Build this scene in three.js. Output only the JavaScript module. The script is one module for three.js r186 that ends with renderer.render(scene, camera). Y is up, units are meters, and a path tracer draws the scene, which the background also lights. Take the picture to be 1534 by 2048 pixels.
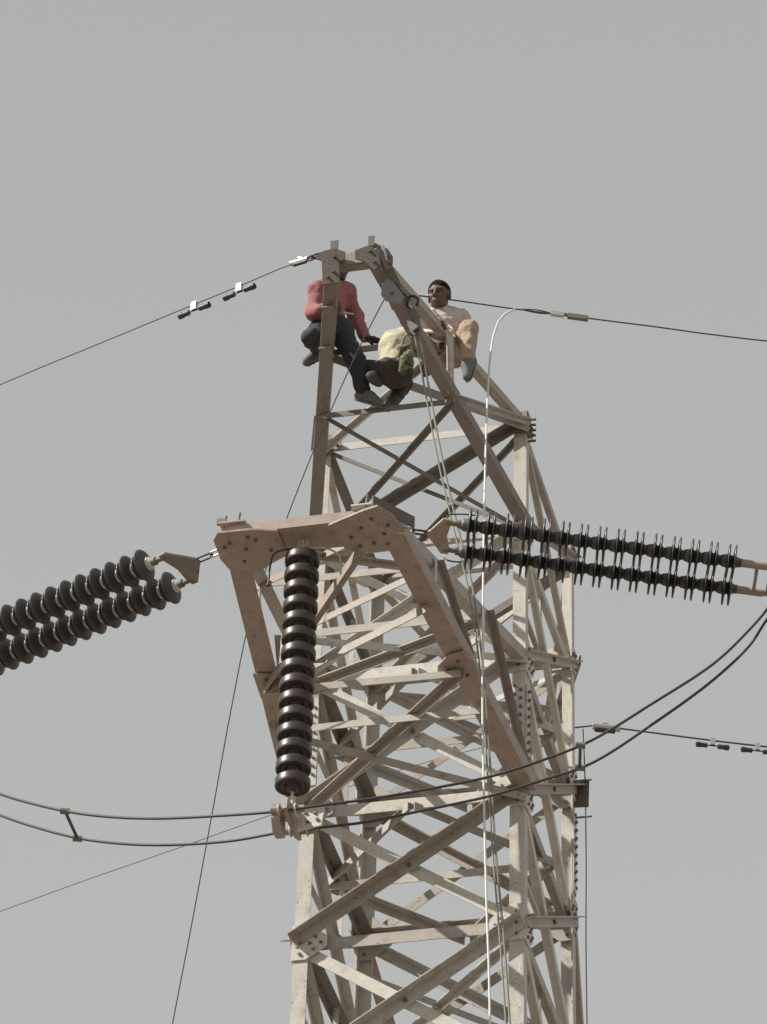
import * as THREE from 'three';
import { mergeGeometries, mergeVertices } from 'three/addons/utils/BufferGeometryUtils.js';
import { ImprovedNoise } from 'three/addons/math/ImprovedNoise.js';

// ---------------------------------------------------------------- camera, sky, sun, exposure
const scene = new THREE.Scene();
const rad = Math.PI / 180;
const camera = new THREE.PerspectiveCamera(2 * Math.atan(1024 / 10000) / rad, 767 / 1024, 0.5, 6000);
camera.position.set(7.832, 1.6, 33.486);
{
  const e = 35.707 * rad, th = 14.0755 * rad, ro = 1.8264 * rad;
  const fh = new THREE.Vector3(-Math.sin(th), 0, -Math.cos(th)), r = new THREE.Vector3(Math.cos(th), 0, -Math.sin(th));
  const F = fh.clone().multiplyScalar(Math.cos(e)).add(new THREE.Vector3(0, Math.sin(e), 0));
  const U = new THREE.Vector3(0, Math.cos(e), 0).addScaledVector(fh, -Math.sin(e));
  const r2 = r.clone().multiplyScalar(Math.cos(ro)).addScaledVector(U, Math.sin(ro));
  const U2 = U.clone().multiplyScalar(Math.cos(ro)).addScaledVector(r, -Math.sin(ro));
  camera.quaternion.setFromRotationMatrix(new THREE.Matrix4().makeBasis(r2, U2, F.clone().negate()));
}
scene.add(camera);

{ // hazy, almost even grey daylight sky, a little paler towards the horizon
  const W = 512, H = 256, d = new Float32Array(W * H * 4);
  for (let j = 0; j < H; j++) {
    const el = ((j + 0.5) / H - 0.5) * Math.PI;               // row 0 is the bottom
    const s = Math.max(0, Math.sin(el));
    const k = (0.625 - 0.285 * s) / 1.2;
    for (let i = 0; i < W; i++) {
      const o = (j * W + i) * 4;
      d[o] = k * 0.985; d[o + 1] = k * 1.0; d[o + 2] = k * 1.0; d[o + 3] = 1;
    }
  }
  const t = new THREE.DataTexture(d, W, H, THREE.RGBAFormat, THREE.FloatType);
  t.mapping = THREE.EquirectangularReflectionMapping; t.magFilter = THREE.LinearFilter; t.minFilter = THREE.LinearFilter; t.needsUpdate = true;
  scene.background = t; scene.environment = t;
}
const sun = new THREE.DirectionalLight(new THREE.Color(1.0, 0.945, 0.86), 5.0);
sun.position.set(-63, 22 + 68, 40); sun.target.position.set(0, 22, 0);
sun.castShadow = true; sun.shadow.radius = 1; sun.shadow.mapSize.set(4096, 4096);
Object.assign(sun.shadow.camera, { left: -14, right: 14, top: 26, bottom: -26, near: 1, far: 260 });
scene.add(sun, sun.target);

const renderer = new THREE.WebGLRenderer({ antialias: true });
renderer.toneMapping = THREE.LinearToneMapping;
renderer.toneMappingExposure = 1.2;
renderer.shadowMap.enabled = true;

// ---------------------------------------------------------------- helpers
let seed = 20240611;
const rnd = () => { seed = (seed * 1664525 + 1013904223) >>> 0; return seed / 4294967296; };
const V = (a, b, c) => Array.isArray(a) ? new THREE.Vector3(...a) : a.isVector3 ? a.clone() : new THREE.Vector3(a, b, c);
const noise = new ImprovedNoise();
const used = {};
const numbered = n => { const k = used[n] = (used[n] ?? -1) + 1; return k ? `${n}_${String(k).padStart(3, '0')}` : n; };
function tag(o, label, category, group, kind) {
  o.userData.label = label; if (category) o.userData.category = category;
  if (group) o.userData.group = group; if (kind) o.userData.kind = kind;
  return o;
}
function thing(name, label, category, pos = [0, 0, 0], group) {
  const o = new THREE.Group(); o.name = numbered(name); o.position.set(...pos); scene.add(o);
  return tag(o, label, category, group);
}
function put(parent, name, geo, mat) {
  const m = new THREE.Mesh(geo, mat); m.name = parent === scene ? numbered(name) : name;
  m.castShadow = m.receiveShadow = true; parent.add(m); return m;
}
function sub(parent, name, pos = [0, 0, 0]) { const g = new THREE.Group(); g.name = name; g.position.set(...pos); parent.add(g); return g; }

// oriented boxes gathered in one geometry, uv in metres
class Boxes {
  constructor() { this.p = []; this.n = []; this.u = []; this.i = []; }
  box(c, X, Y, Z, hx, hy, hz) {            // centre, unit axes, half sizes
    const ou = rnd() * 4, ov = rnd() * 4, rh = new THREE.Vector3().crossVectors(X, Y).dot(Z) > 0 ? 1 : -1;
    const ax = [[X, Y, Z, hx, hy, hz], [Y, Z, X, hy, hz, hx], [Z, X, Y, hz, hx, hy]];
    for (const [N, A, B, hn, ha, hb] of ax) for (const s of [1, -1]) {
      const b = this.p.length / 3;
      for (const [a, q] of [[-1, -1], [1, -1], [1, 1], [-1, 1]]) {
        const v = c.clone().addScaledVector(N, s * hn).addScaledVector(A, a * ha).addScaledVector(B, q * hb);
        this.p.push(v.x, v.y, v.z); this.n.push(N.x * s, N.y * s, N.z * s);
        const ua = a * ha, ub = q * hb;     // the longer side runs along v
        if (ha > hb) this.u.push(ou + ub, ov + ua); else this.u.push(ou + ua, ov + ub);
      }
      if (s * rh > 0) this.i.push(b, b + 1, b + 2, b, b + 2, b + 3); else this.i.push(b, b + 2, b + 1, b, b + 3, b + 2);
    }
    return this;
  }
  geo() {
    const g = new THREE.BufferGeometry();
    g.setAttribute('position', new THREE.Float32BufferAttribute(this.p, 3));
    g.setAttribute('normal', new THREE.Float32BufferAttribute(this.n, 3));
    g.setAttribute('uv', new THREE.Float32BufferAttribute(this.u, 2));
    g.setIndex(this.i); return g;
  }
}
const plainXYZ = [V(1, 0, 0), V(0, 1, 0), V(0, 0, 1)];
// frame for a member from p to q in a face with normal n
function frame(p, q, n) {
  const d = q.clone().sub(p), L = d.length(); d.normalize();
  const m = n.clone().addScaledVector(d, -n.dot(d)).normalize();
  const s = new THREE.Vector3().crossVectors(m, d).normalize();   // in the face, across the member
  return { d, m, s, L };
}
// rolled steel angle: one flange in the face, one standing out from its edge
function angle(parent, name, p, q, n, { w = 0.08, w2 = w, t = 0.009, o = 0, side = 1, out = 1, ext = 0, mat } = {}) {
  p = V(p); q = V(q); n = V(n);
  const { d, m, s, L } = frame(p, q, n); s.multiplyScalar(side);
  const c = p.clone().add(q).multiplyScalar(0.5).addScaledVector(m, o);
  const b = new Boxes();
  b.box(c.clone().addScaledVector(m, out * t / 2), d, s, m, L / 2 + ext, w / 2, t / 2);
  b.box(c.clone().addScaledVector(s, w / 2 - t / 2).addScaledVector(m, out * (t + (w2 - t) / 2)), d, s, m, L / 2 + ext, t / 2, (w2 - t) / 2);
  return put(parent, name, b.geo(), mat ?? steel());
}
// corner leg: heel on the corner line, flanges along fa and fb
function cornerLeg(parent, name, p, q, fa, fb, w, t, mat) {
  p = V(p); q = V(q); const d = q.clone().sub(p), L = d.length(); d.normalize();
  const a = V(fa).addScaledVector(d, -V(fa).dot(d)).normalize();
  const bb = V(fb).addScaledVector(d, -V(fb).dot(d)).normalize();
  const c = p.clone().add(q).multiplyScalar(0.5), g = new Boxes();
  g.box(c.clone().addScaledVector(a, w / 2).addScaledVector(bb, t / 2), d, a, bb, L / 2, w / 2, t / 2);
  g.box(c.clone().addScaledVector(bb, t + (w - t) / 2).addScaledVector(a, t / 2), d, a, bb, L / 2, t / 2, (w - t) / 2);
  return put(parent, name, g.geo(), mat ?? steel());
}
function boltGeo(list, r = 0.0135, h = 0.014) {         // list of [position, normal]
  const gs = [];
  for (const [p, n] of list) {
    const g = new THREE.CylinderGeometry(r, r, h, 6, 1); g.translate(0, h / 2, 0);
    g.applyQuaternion(new THREE.Quaternion().setFromUnitVectors(V(0, 1, 0), V(n).normalize()));
    g.translate(p.x, p.y, p.z); gs.push(g);
  }
  return mergeGeometries(gs);
}
// flat plate with an outline in (a, b) metres about c, a along A, b along B, thickness to both sides along N; bolts on the +N side
function plate(parent, name, c, A, B, pts, t, mat, bolts = [], boltSide = 1) {
  c = V(c); A = V(A).normalize(); B = V(B).addScaledVector(A, -V(B).dot(A)).normalize();
  const N = new THREE.Vector3().crossVectors(A, B);
  const sh = new THREE.Shape(pts.map(p => new THREE.Vector2(...p)));
  const g = new THREE.ExtrudeGeometry(sh, { depth: t, bevelEnabled: true, bevelSize: 0.002, bevelThickness: 0.002, bevelSegments: 1 });
  g.translate(0, 0, -t / 2);
  g.applyMatrix4(new THREE.Matrix4().makeBasis(A, B, N).setPosition(c));
  const m = put(parent, name, g, mat ?? steel());
  if (bolts.length) {
    const list = bolts.map(([a, b]) => [c.clone().addScaledVector(A, a).addScaledVector(B, b).addScaledVector(N, boltSide * (t / 2 + 0.002)), N.clone().multiplyScalar(boltSide)]);
    const k = put(m, 'bolts', boltGeo(list), M.bolt); k.userData.kind = 'stuff';
  }
  return m;
}
function tube(pts, r, seg = 60, rs = 8, tension = 0.5) {
  const c = new THREE.CatmullRomCurve3(pts.map(p => V(p)), false, 'centripetal', tension);
  return new THREE.TubeGeometry(c, seg, r, rs, false);
}
function rod(p, q, r, rs = 10) {
  p = V(p); q = V(q); const d = q.clone().sub(p), L = d.length();
  const g = new THREE.CylinderGeometry(r, r, L, rs);
  g.applyQuaternion(new THREE.Quaternion().setFromUnitVectors(V(0, 1, 0), d.normalize()));
  const c = p.clone().add(q).multiplyScalar(0.5); g.translate(c.x, c.y, c.z); return g;
}

// ---------------------------------------------------------------- materials
function makeMap(N, fn, srgb = true) {
  const d = new Uint8Array(N * N * 4);
  for (let j = 0; j < N; j++) for (let i = 0; i < N; i++) {
    const c = fn(i / N, j / N), o = (j * N + i) * 4;
    for (let k = 0; k < 3; k++) d[o + k] = Math.max(0, Math.min(255, c[k] * 255)); d[o + 3] = 255;
  }
  const t = new THREE.DataTexture(d, N, N, THREE.RGBAFormat);
  t.wrapS = t.wrapT = THREE.RepeatWrapping; t.magFilter = THREE.LinearFilter; t.minFilter = THREE.LinearMipmapLinearFilter; t.generateMipmaps = true;
  if (srgb) t.colorSpace = THREE.SRGBColorSpace; t.needsUpdate = true; return t;
}
// tiling noise: blends four shifted copies
function tn(u, v, f, z) {
  const n = (a, b) => noise.noise(a * f, b * f, z);
  return n(u, v) * (1 - u) * (1 - v) + n(u - 1, v) * u * (1 - v) + n(u, v - 1) * (1 - u) * v + n(u - 1, v - 1) * u * v;
}
const steelMap = makeMap(512, (u, v) => {
  const a = tn(u, v, 5, 1.3) * 0.07 + tn(u, v, 17, 4.1) * 0.05 + tn(u, v, 60, 7.7) * 0.05;
  const streak = tn(u, v, 30, 2.2) * 0.05;
  let k = 0.90 + a + streak;
  const sp = tn(u, v, 38, 11.5) + 0.35 * tn(u, v, 90, 3.1);           // rust pits and dirt specks
  const s = Math.max(0, Math.min(1, (sp - 0.42) * 6)) * 0.42;
  const wr = Math.max(0, Math.min(1, (tn(u, v, 7, 21) + 0.4 * tn(u, v, 26, 9) - 0.16) * 3)) * 0.14;   // rusty bloom
  return [k * (1 - s) * (1 - wr * 0.35), k * (1 - s * 1.06) * (1 - wr * 0.75), k * (1 - s * 1.1) * (1 - wr * 1.1)];
});
const steelBump = makeMap(512, (u, v) => { const k = 0.5 + tn(u, v, 14, 6) * 0.35 + tn(u, v, 70, 8) * 0.3; return [k, k, k]; }, false);
steelMap.repeat.set(1.6, 1.1); steelBump.repeat.set(1.6, 1.1);
const col = (r, g, b) => new THREE.Color().setRGB(r, g, b);
const std = (c, rough, extra = {}) => new THREE.MeshStandardMaterial({ color: c, roughness: rough, metalness: 0, ...extra });
const steelTones = [[0.56, 0.53, 0.475], [0.64, 0.615, 0.555], [0.50, 0.46, 0.41], [0.62, 0.60, 0.545], [0.45, 0.405, 0.36], [0.56, 0.54, 0.50]]
  .map(c => std(col(...c), 0.62, { map: steelMap, bumpMap: steelBump, bumpScale: 0.0015 }));
const steel = () => steelTones[Math.floor(rnd() * steelTones.length)];
const M = {
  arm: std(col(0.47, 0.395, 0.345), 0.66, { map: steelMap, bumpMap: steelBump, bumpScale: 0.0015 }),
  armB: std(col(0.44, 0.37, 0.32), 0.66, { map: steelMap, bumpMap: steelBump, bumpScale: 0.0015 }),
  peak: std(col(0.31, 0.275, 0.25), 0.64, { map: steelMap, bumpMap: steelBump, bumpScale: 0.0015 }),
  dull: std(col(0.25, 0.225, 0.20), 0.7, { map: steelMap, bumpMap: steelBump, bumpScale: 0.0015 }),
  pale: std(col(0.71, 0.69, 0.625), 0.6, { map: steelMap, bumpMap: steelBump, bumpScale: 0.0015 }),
  rust: std(col(0.17, 0.15, 0.125), 0.75, { map: steelMap }),
  bolt: std(col(0.13, 0.11, 0.095), 0.6),
  galv: std(col(0.55, 0.55, 0.53), 0.42, { metalness: 0.5 }),
  dark: std(col(0.05, 0.05, 0.052), 0.5),
  wire: std(col(0.10, 0.10, 0.10), 0.55, { metalness: 0.3 }),
  jumper: std(col(0.055, 0.053, 0.052), 0.6),
  porcelain: new THREE.MeshPhysicalMaterial({ color: col(0.042, 0.029, 0.025), roughness: 0.42, clearcoat: 0.18, clearcoatRoughness: 0.25 }),
  porcelainGrey: new THREE.MeshPhysicalMaterial({ color: col(0.055, 0.049, 0.048), roughness: 0.5, clearcoat: 0.25, clearcoatRoughness: 0.35 }),
  porcelainDark: new THREE.MeshPhysicalMaterial({ color: col(0.05, 0.048, 0.05), roughness: 0.4, clearcoat: 0.25, clearcoatRoughness: 0.35 }),
  rope: std(col(0.70, 0.70, 0.67), 0.9),
  greenRope: std(col(0.27, 0.275, 0.23), 0.9),
  darkRope: std(col(0.06, 0.06, 0.06), 0.9),
  pulleyBlue: std(col(0.25, 0.27, 0.30), 0.5, { metalness: 0.2 }),
  pulleyGreen: std(col(0.15, 0.165, 0.14), 0.6),
};

// ---------------------------------------------------------------- ground
const ground = put(scene, 'ground', new THREE.PlaneGeometry(6000, 6000), null);
{
  ground.geometry.rotateX(-Math.PI / 2);
  const uv = ground.geometry.attributes.uv; for (let i = 0; i < uv.count; i++) uv.setXY(i, uv.getX(i) * 300, uv.getY(i) * 300);
  const gm = makeMap(256, (u, v) => { const k = 0.9 + tn(u, v, 6, 1) * 0.25 + tn(u, v, 40, 2) * 0.2; return [k, k * 0.985, k * 0.96]; });
  ground.material = std(col(0.235, 0.20, 0.168), 0.95, { map: gm });
  tag(ground, 'dry sandy ground below the tower', undefined, undefined, 'structure'); delete ground.userData.category;
}

// ---------------------------------------------------------------- lattice tower
const Y = 22.8;
const levelY = { K: 3.61, 1: 2.528, 2: 1.284, 3: 0, 4: -1.22, 5: -2.44, 6: -3.66 };
function halfU(y) { return y > -3.7 ? (1.818 - 0.013 * y) / 2 : 0.933 + (-3.66 - y) * 0.098; }
function halfV(y) { return y > -3.7 ? (2.049 - 0.008 * y) / 2 : 1.039 + (-3.66 - y) * 0.094; }
const sgn = { A: [-1, 1], B: [1, 1], C: [1, -1], D: [-1, -1] };
const atY = (k, y) => V(sgn[k][0] * halfU(y), Y + y, sgn[k][1] * halfV(y));
const node = (k, l) => atY(k, levelY[l]);
const mid = (a, b) => a.clone().add(b).multiplyScalar(0.5);
const mixp = (a, b, t) => a.clone().lerp(b, t);

const tower = thing('lattice_tower', 'tall steel lattice power tower of bolted angle bars with arms toward the viewer', 'pylon');
// legs, in rolled lengths with splices
for (const k of 'ABCD') {
  const [sx, sz] = sgn[k];
  const ys = [3.7, 1.284 - 0.62, -3.66, -9, -15, -22.62];
  for (let i = 0; i + 1 < ys.length; i++)
    cornerLeg(tower, 'leg', atY(k, ys[i]), atY(k, ys[i + 1]), [-sx, 0, 0], [0, 0, -sz], i ? 0.12 : 0.105, 0.014, steelTones[[1, 3, 0, 5][i % 4]]);
  put(tower, 'footing', new THREE.CylinderGeometry(0.35, 0.45, 0.6, 12).translate(sgn[k][0] * halfU(-22.8), 0.12, sgn[k][1] * halfV(-22.8)), std(col(0.4, 0.39, 0.37), 0.9));
}
const faces = { AB: [0, 0, 1], BC: [1, 0, 0], DC: [0, 0, -1], AD: [-1, 0, 0] };
function xBrace(a, b, hi, lo, o = {}) {
  const n = V(faces[a + b]);
  const { w = 0.088, wd = w, m1, m2 } = o;
  const inner = a + b === 'DC' || a + b === 'AD';
  // rising member outside the face, its upper flange standing out; falling member inside
  angle(tower, 'diagonal_brace', atY(a, lo), atY(b, hi), n, { w, o: 0.016, out: 1, side: n.x + n.z > 0 ? 1 : -1, mat: m1 });
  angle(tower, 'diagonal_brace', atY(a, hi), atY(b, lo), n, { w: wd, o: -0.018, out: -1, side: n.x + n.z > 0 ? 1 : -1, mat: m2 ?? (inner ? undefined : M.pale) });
  const m = mid(atY(a, lo), atY(b, hi)).addScaledVector(n, 0.0);
  const A = V(a === 'A' && b === 'B' || a === 'D' ? [1, 0, 0] : [0, 0, -1]);
  put(tower, 'packing_bolt', boltGeo([[m.clone().addScaledVector(n, 0.024), n]], 0.02, 0.02), M.bolt);
}
function strut(p, q, n, o) { return angle(tower, 'horizontal_strut', p, q, n, o); }

// top panel K-1
const yk = levelY.K, y1 = levelY[1], y2 = levelY[2], y3 = 0, y4 = levelY[4], y5 = levelY[5], y6 = levelY[6];
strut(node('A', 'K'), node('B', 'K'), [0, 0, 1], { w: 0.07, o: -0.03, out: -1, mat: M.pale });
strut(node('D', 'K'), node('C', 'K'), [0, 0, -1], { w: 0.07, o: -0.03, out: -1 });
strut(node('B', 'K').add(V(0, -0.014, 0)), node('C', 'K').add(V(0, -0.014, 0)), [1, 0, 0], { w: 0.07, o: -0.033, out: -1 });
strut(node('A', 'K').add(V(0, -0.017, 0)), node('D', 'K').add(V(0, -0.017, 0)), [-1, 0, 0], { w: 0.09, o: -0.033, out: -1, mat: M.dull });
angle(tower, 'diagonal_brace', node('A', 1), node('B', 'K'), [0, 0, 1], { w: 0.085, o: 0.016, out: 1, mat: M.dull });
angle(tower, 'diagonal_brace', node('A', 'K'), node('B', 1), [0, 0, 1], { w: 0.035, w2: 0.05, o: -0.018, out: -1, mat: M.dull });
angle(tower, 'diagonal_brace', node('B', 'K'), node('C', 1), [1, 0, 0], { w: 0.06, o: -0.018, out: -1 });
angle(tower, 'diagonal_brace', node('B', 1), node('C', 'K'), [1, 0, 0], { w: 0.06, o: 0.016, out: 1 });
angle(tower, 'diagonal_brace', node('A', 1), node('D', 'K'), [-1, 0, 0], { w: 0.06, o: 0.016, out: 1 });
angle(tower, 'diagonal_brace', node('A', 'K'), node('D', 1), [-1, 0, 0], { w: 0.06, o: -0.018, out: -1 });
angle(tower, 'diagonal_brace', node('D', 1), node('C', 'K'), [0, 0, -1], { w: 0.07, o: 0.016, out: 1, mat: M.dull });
angle(tower, 'diagonal_brace', node('D', 'K'), node('C', 1), [0, 0, -1], { w: 0.05, o: -0.018, out: -1 });
angle(tower, 'diaphragm_brace', node('B', 'K').add(V(-0.05, 0, -0.05)), node('D', 'K').add(V(0.05, 0, 0.05)), [0, -1, 0], { w: 0.05, o: 0.05, mat: M.dull });
// panels 1-2, 2-3, 3-4, 4-5, 5-6
for (const [hi, lo, w] of [[y1, y2, 0.075], [y2, y3, 0.092], [y3, y4, 0.098], [y4, y5, 0.10], [y5, y6, 0.10]]) {
  xBrace('A', 'B', hi, lo, { w, wd: w });
  xBrace('B', 'C', hi, lo, { w: w * 0.85 });
  xBrace('D', 'C', hi, lo, { w: w * 0.9 });
  xBrace('A', 'D', hi, lo, { w: w * 0.85 });
}
// sub-braces on the right and left faces, from panel middles to the legs
for (const [hi, lo] of [[y1, y2], [y2, y3], [y3, y4], [y4, y5]]) {
  for (const [a, b, n] of [['B', 'C', [1, 0, 0]], ['A', 'D', [-1, 0, 0]]]) {
    const c = mid(mid(atY(a, hi), atY(b, hi)), mid(atY(a, lo), atY(b, lo)));
    angle(tower, 'redundant_brace', atY(a, (hi + lo) / 2), c, n, { w: 0.045, o: -0.06, out: -1 });
    angle(tower, 'redundant_brace', mid(atY(a, hi), atY(b, hi)), c, n, { w: 0.045, o: -0.08, out: -1 });
  }
}
for (const l of [1, 2, 3, 4, 5, 6]) {
  const w = l === 1 ? 0.07 : 0.1, m = l === 3 || l === 2 ? M.pale : undefined;
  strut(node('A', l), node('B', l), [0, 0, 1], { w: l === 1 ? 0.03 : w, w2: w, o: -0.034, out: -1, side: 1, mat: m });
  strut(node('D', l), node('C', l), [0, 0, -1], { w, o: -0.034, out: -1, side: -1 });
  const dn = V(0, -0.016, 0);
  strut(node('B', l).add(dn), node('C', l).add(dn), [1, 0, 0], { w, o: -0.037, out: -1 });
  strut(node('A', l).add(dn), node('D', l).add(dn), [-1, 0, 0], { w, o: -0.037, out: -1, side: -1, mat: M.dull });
}
// horizontal diaphragms (rhombus and middle strut at the arm levels, cross at the one between)
for (const l of [2, 3, 5]) {
  const a = mid(node('A', l), node('B', l)), b = mid(node('B', l), node('C', l)), c = mid(node('C', l), node('D', l)), d = mid(node('D', l), node('A', l));
  for (const [p, q] of [[a, b], [b, c], [c, d], [d, a]]) angle(tower, 'diaphragm_brace', p, q, [0, -1, 0], { w: 0.075, o: 0.02 + 0.012 * rnd() });
  angle(tower, 'diaphragm_brace', d, b, [0, -1, 0], { w: 0.07, o: 0.055 });
}
for (const l of [1, 4]) {
  const ins = (k) => mixp(node(k, l), V(0, node(k, l).y, 0), 0.09);
  angle(tower, 'diaphragm_brace', ins('A'), ins('C'), [0, -1, 0], { w: 0.06, o: 0.03 });
  angle(tower, 'diaphragm_brace', ins('B'), ins('D'), [0, -1, 0], { w: 0.06, o: 0.05 });
}
// lower body down to the ground
{
  const ys = [y6, -6.2, -9, -12, -15.2, -18.8, -22.3];
  for (let i = 0; i + 1 < ys.length; i++) for (const f of ['AB', 'BC', 'DC', 'AD']) xBrace(f[0], f[1], ys[i], ys[i + 1], { w: 0.1 });
  for (const y0 of ys.slice(1, -1)) for (const f of ['AB', 'BC', 'DC', 'AD']) { const y = f === 'BC' || f === 'AD' ? y0 - 0.02 : y0; strut(atY(f[0], y), atY(f[1], y), faces[f], { w: 0.1, o: -0.034, out: -1 }); }
}
// gusset plates with bolts at the panel points
const up = V(0, 1, 0);
function gusset(k, l, along, n, size = 1, mat) {
  const p = typeof l === 'object' ? l : node(k, l); const a = V(along);
  const w = 0.24 * size, h = 0.15 * size;
  const pts = [[-0.005, -h * 0.9], [0.09 * size, -h * 0.9], [w, -h * 0.25], [w, h * 0.3], [0.10 * size, h], [-0.005, h]];
  const N = V(n), A = a.clone(), B = up.clone();
  const side = new THREE.Vector3().crossVectors(A, B).dot(N) > 0 ? 1 : -1;
  const bolts = []; for (let i = 0; i < 3; i++) { bolts.push([0.05 * size, (-0.09 + 0.085 * i) * size]); bolts.push([(0.12 + 0.04 * i) * size, (0.02 + (i % 2) * 0.05 - 0.03) * size]); }
  bolts.push([0.15 * size, -0.06 * size]);
  return plate(tower, 'gusset_plate', p.clone().addScaledVector(N, 0.008), A, B, pts, 0.010, mat ?? (rnd() < 0.5 ? M.pale : undefined), bolts, side);
}
for (const l of ['K', 1, 2, 3, 4, 5, 6]) {
  const s = l === 3 || l === 4 || l === 2 ? 1.12 : 0.8;
  for (const [k, dx, dz] of [['A', 1, -1], ['B', -1, -1], ['C', -1, 1], ['D', 1, 1]]) {
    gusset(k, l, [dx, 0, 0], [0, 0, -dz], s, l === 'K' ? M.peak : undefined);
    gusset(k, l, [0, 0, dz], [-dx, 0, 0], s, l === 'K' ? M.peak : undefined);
  }
}
// gussets seen on the inside of the back legs
for (const l of [2, 3]) for (const k of ['C', 'D']) {
  const dx = -sgn[k][0], p = node(k, l).add(V(0, 0, 0.05));
  plate(tower, 'gusset_plate', p, [dx, 0, 0], [0, 1, 0], [[0.0, -0.2], [0.12, -0.2], [0.3, -0.06], [0.3, 0.06], [0.12, 0.2], [0, 0.2]], 0.01, steelTones[2],
    [[0.06, -0.15], [0.06, -0.05], [0.06, 0.06], [0.06, 0.15], [0.2, 0], [0.25, 0.02], [0.18, 0.07]], dx > 0 ? 1 : -1);
}
// leg splices: cover plates with rows of bolts
for (const [k, yc] of [['A', 0.62], ['B', 0.62], ['C', 0.62], ['D', 0.62], ['C', -3.4], ['B', -3.66], ['A', -3.66]]) {
  const [sx, sz] = sgn[k], p = atY(k, yc);
  for (const [A, n] of [[[-sx, 0, 0], [0, 0, sz]], [[0, 0, -sz], [sx, 0, 0]]]) {
    const N = V(n), side = new THREE.Vector3().crossVectors(V(A), up).dot(N) > 0 ? 1 : -1;
    const bolts = []; for (let i = 0; i < 9; i++) { bolts.push([0.035, -0.32 + 0.08 * i]); bolts.push([0.085, -0.28 + 0.08 * i]); }
    plate(tower, 'splice_plate', p.clone().addScaledVector(N, 0.007), A, up, [[0.006, -0.38], [0.115, -0.38], [0.115, 0.38], [0.006, 0.38]], 0.009, steelTones[1], bolts, side);
  }
}
plate(tower, 'back_plate', node('C', 2).add(V(0.05, -0.05, 0.03)), [1, 0, 0], [0, 1, 0], [[-0.1, -0.14], [0.07, -0.15], [0.075, 0.10], [-0.1, 0.09]], 0.012, M.rust);
// climbing bolts up the right legs
for (let i = 0; i < 24; i++) for (const k of ['C', 'B']) {
  const y = 3.5 - i * 0.36, p = atY(k, y); if (k === 'B' || !(i === 6 || i === 7 || i === 14)) continue;
  put(tower, 'step_bolt', rod(p.clone().add(V(-0.02, 0, -0.04 * sgn[k][1])), p.clone().add(V(0.15, 0, -0.04 * sgn[k][1])), 0.009, 8), M.dull);
}
{ // bolt ends standing out at the top right corner
  const p = node('B', 'K'), l = [];
  for (let i = 0; i < 5; i++) { const b = rod(p.clone().add(V(0.01, 0.05 - i * 0.055, -0.03)), p.clone().add(V(0.075, 0.05 - i * 0.055, -0.03)), 0.011, 6); put(tower, 'bolt', b, M.bolt); }
}

// ---------------------------------------------------------------- earth-wire peak arms (near and far) and cross-arms
function arm(name, s, opt) {   // s = 1 towards the viewer, -1 away
  const g = sub(tower, name); g.userData.label = opt.label;
  const F = s > 0 ? ['A', 'B'] : ['D', 'C'];
  const { yu, yl, tipZ, tipX, tipYu, tipYl, wu, wl, mu, ml } = opt;
  const U = F.map((k, i) => [atY(k, yu), V((i ? 1 : -1) * tipX, Y + tipYu, s * tipZ)]);
  const Lw = F.map((k, i) => [atY(k, yl), V((i ? 1 : -1) * tipX, Y + tipYl, s * tipZ)]);
  const onZ = (seg, z) => mixp(seg[0], seg[1], (z * s - seg[0].z) / (seg[1].z - seg[0].z));
  for (let i = 0; i < 2; i++) {
    const o = i ? 1 : -1;
    angle(g, 'lower_chord', Lw[i][0], Lw[i][1], [0, -1, 0], { w: wl, w2: wl * 0.8, t: 0.012, out: -1, side: o * s * -1, ext: 0.03, mat: ml });
    angle(g, 'upper_chord', U[i][0], U[i][1], [o, 0, 0], { w: wu, w2: wu, t: 0.01, out: -1, o: 0.004, side: o * s, ext: 0.02, mat: mu });
  }
  return { g, U, Lw, onZ, s };
}
const br = (g, p, q, n, w, mat, o = 0.014, extra = {}) => angle(g, 'brace', p, q, n, { w, o, mat, ...extra });

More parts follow.
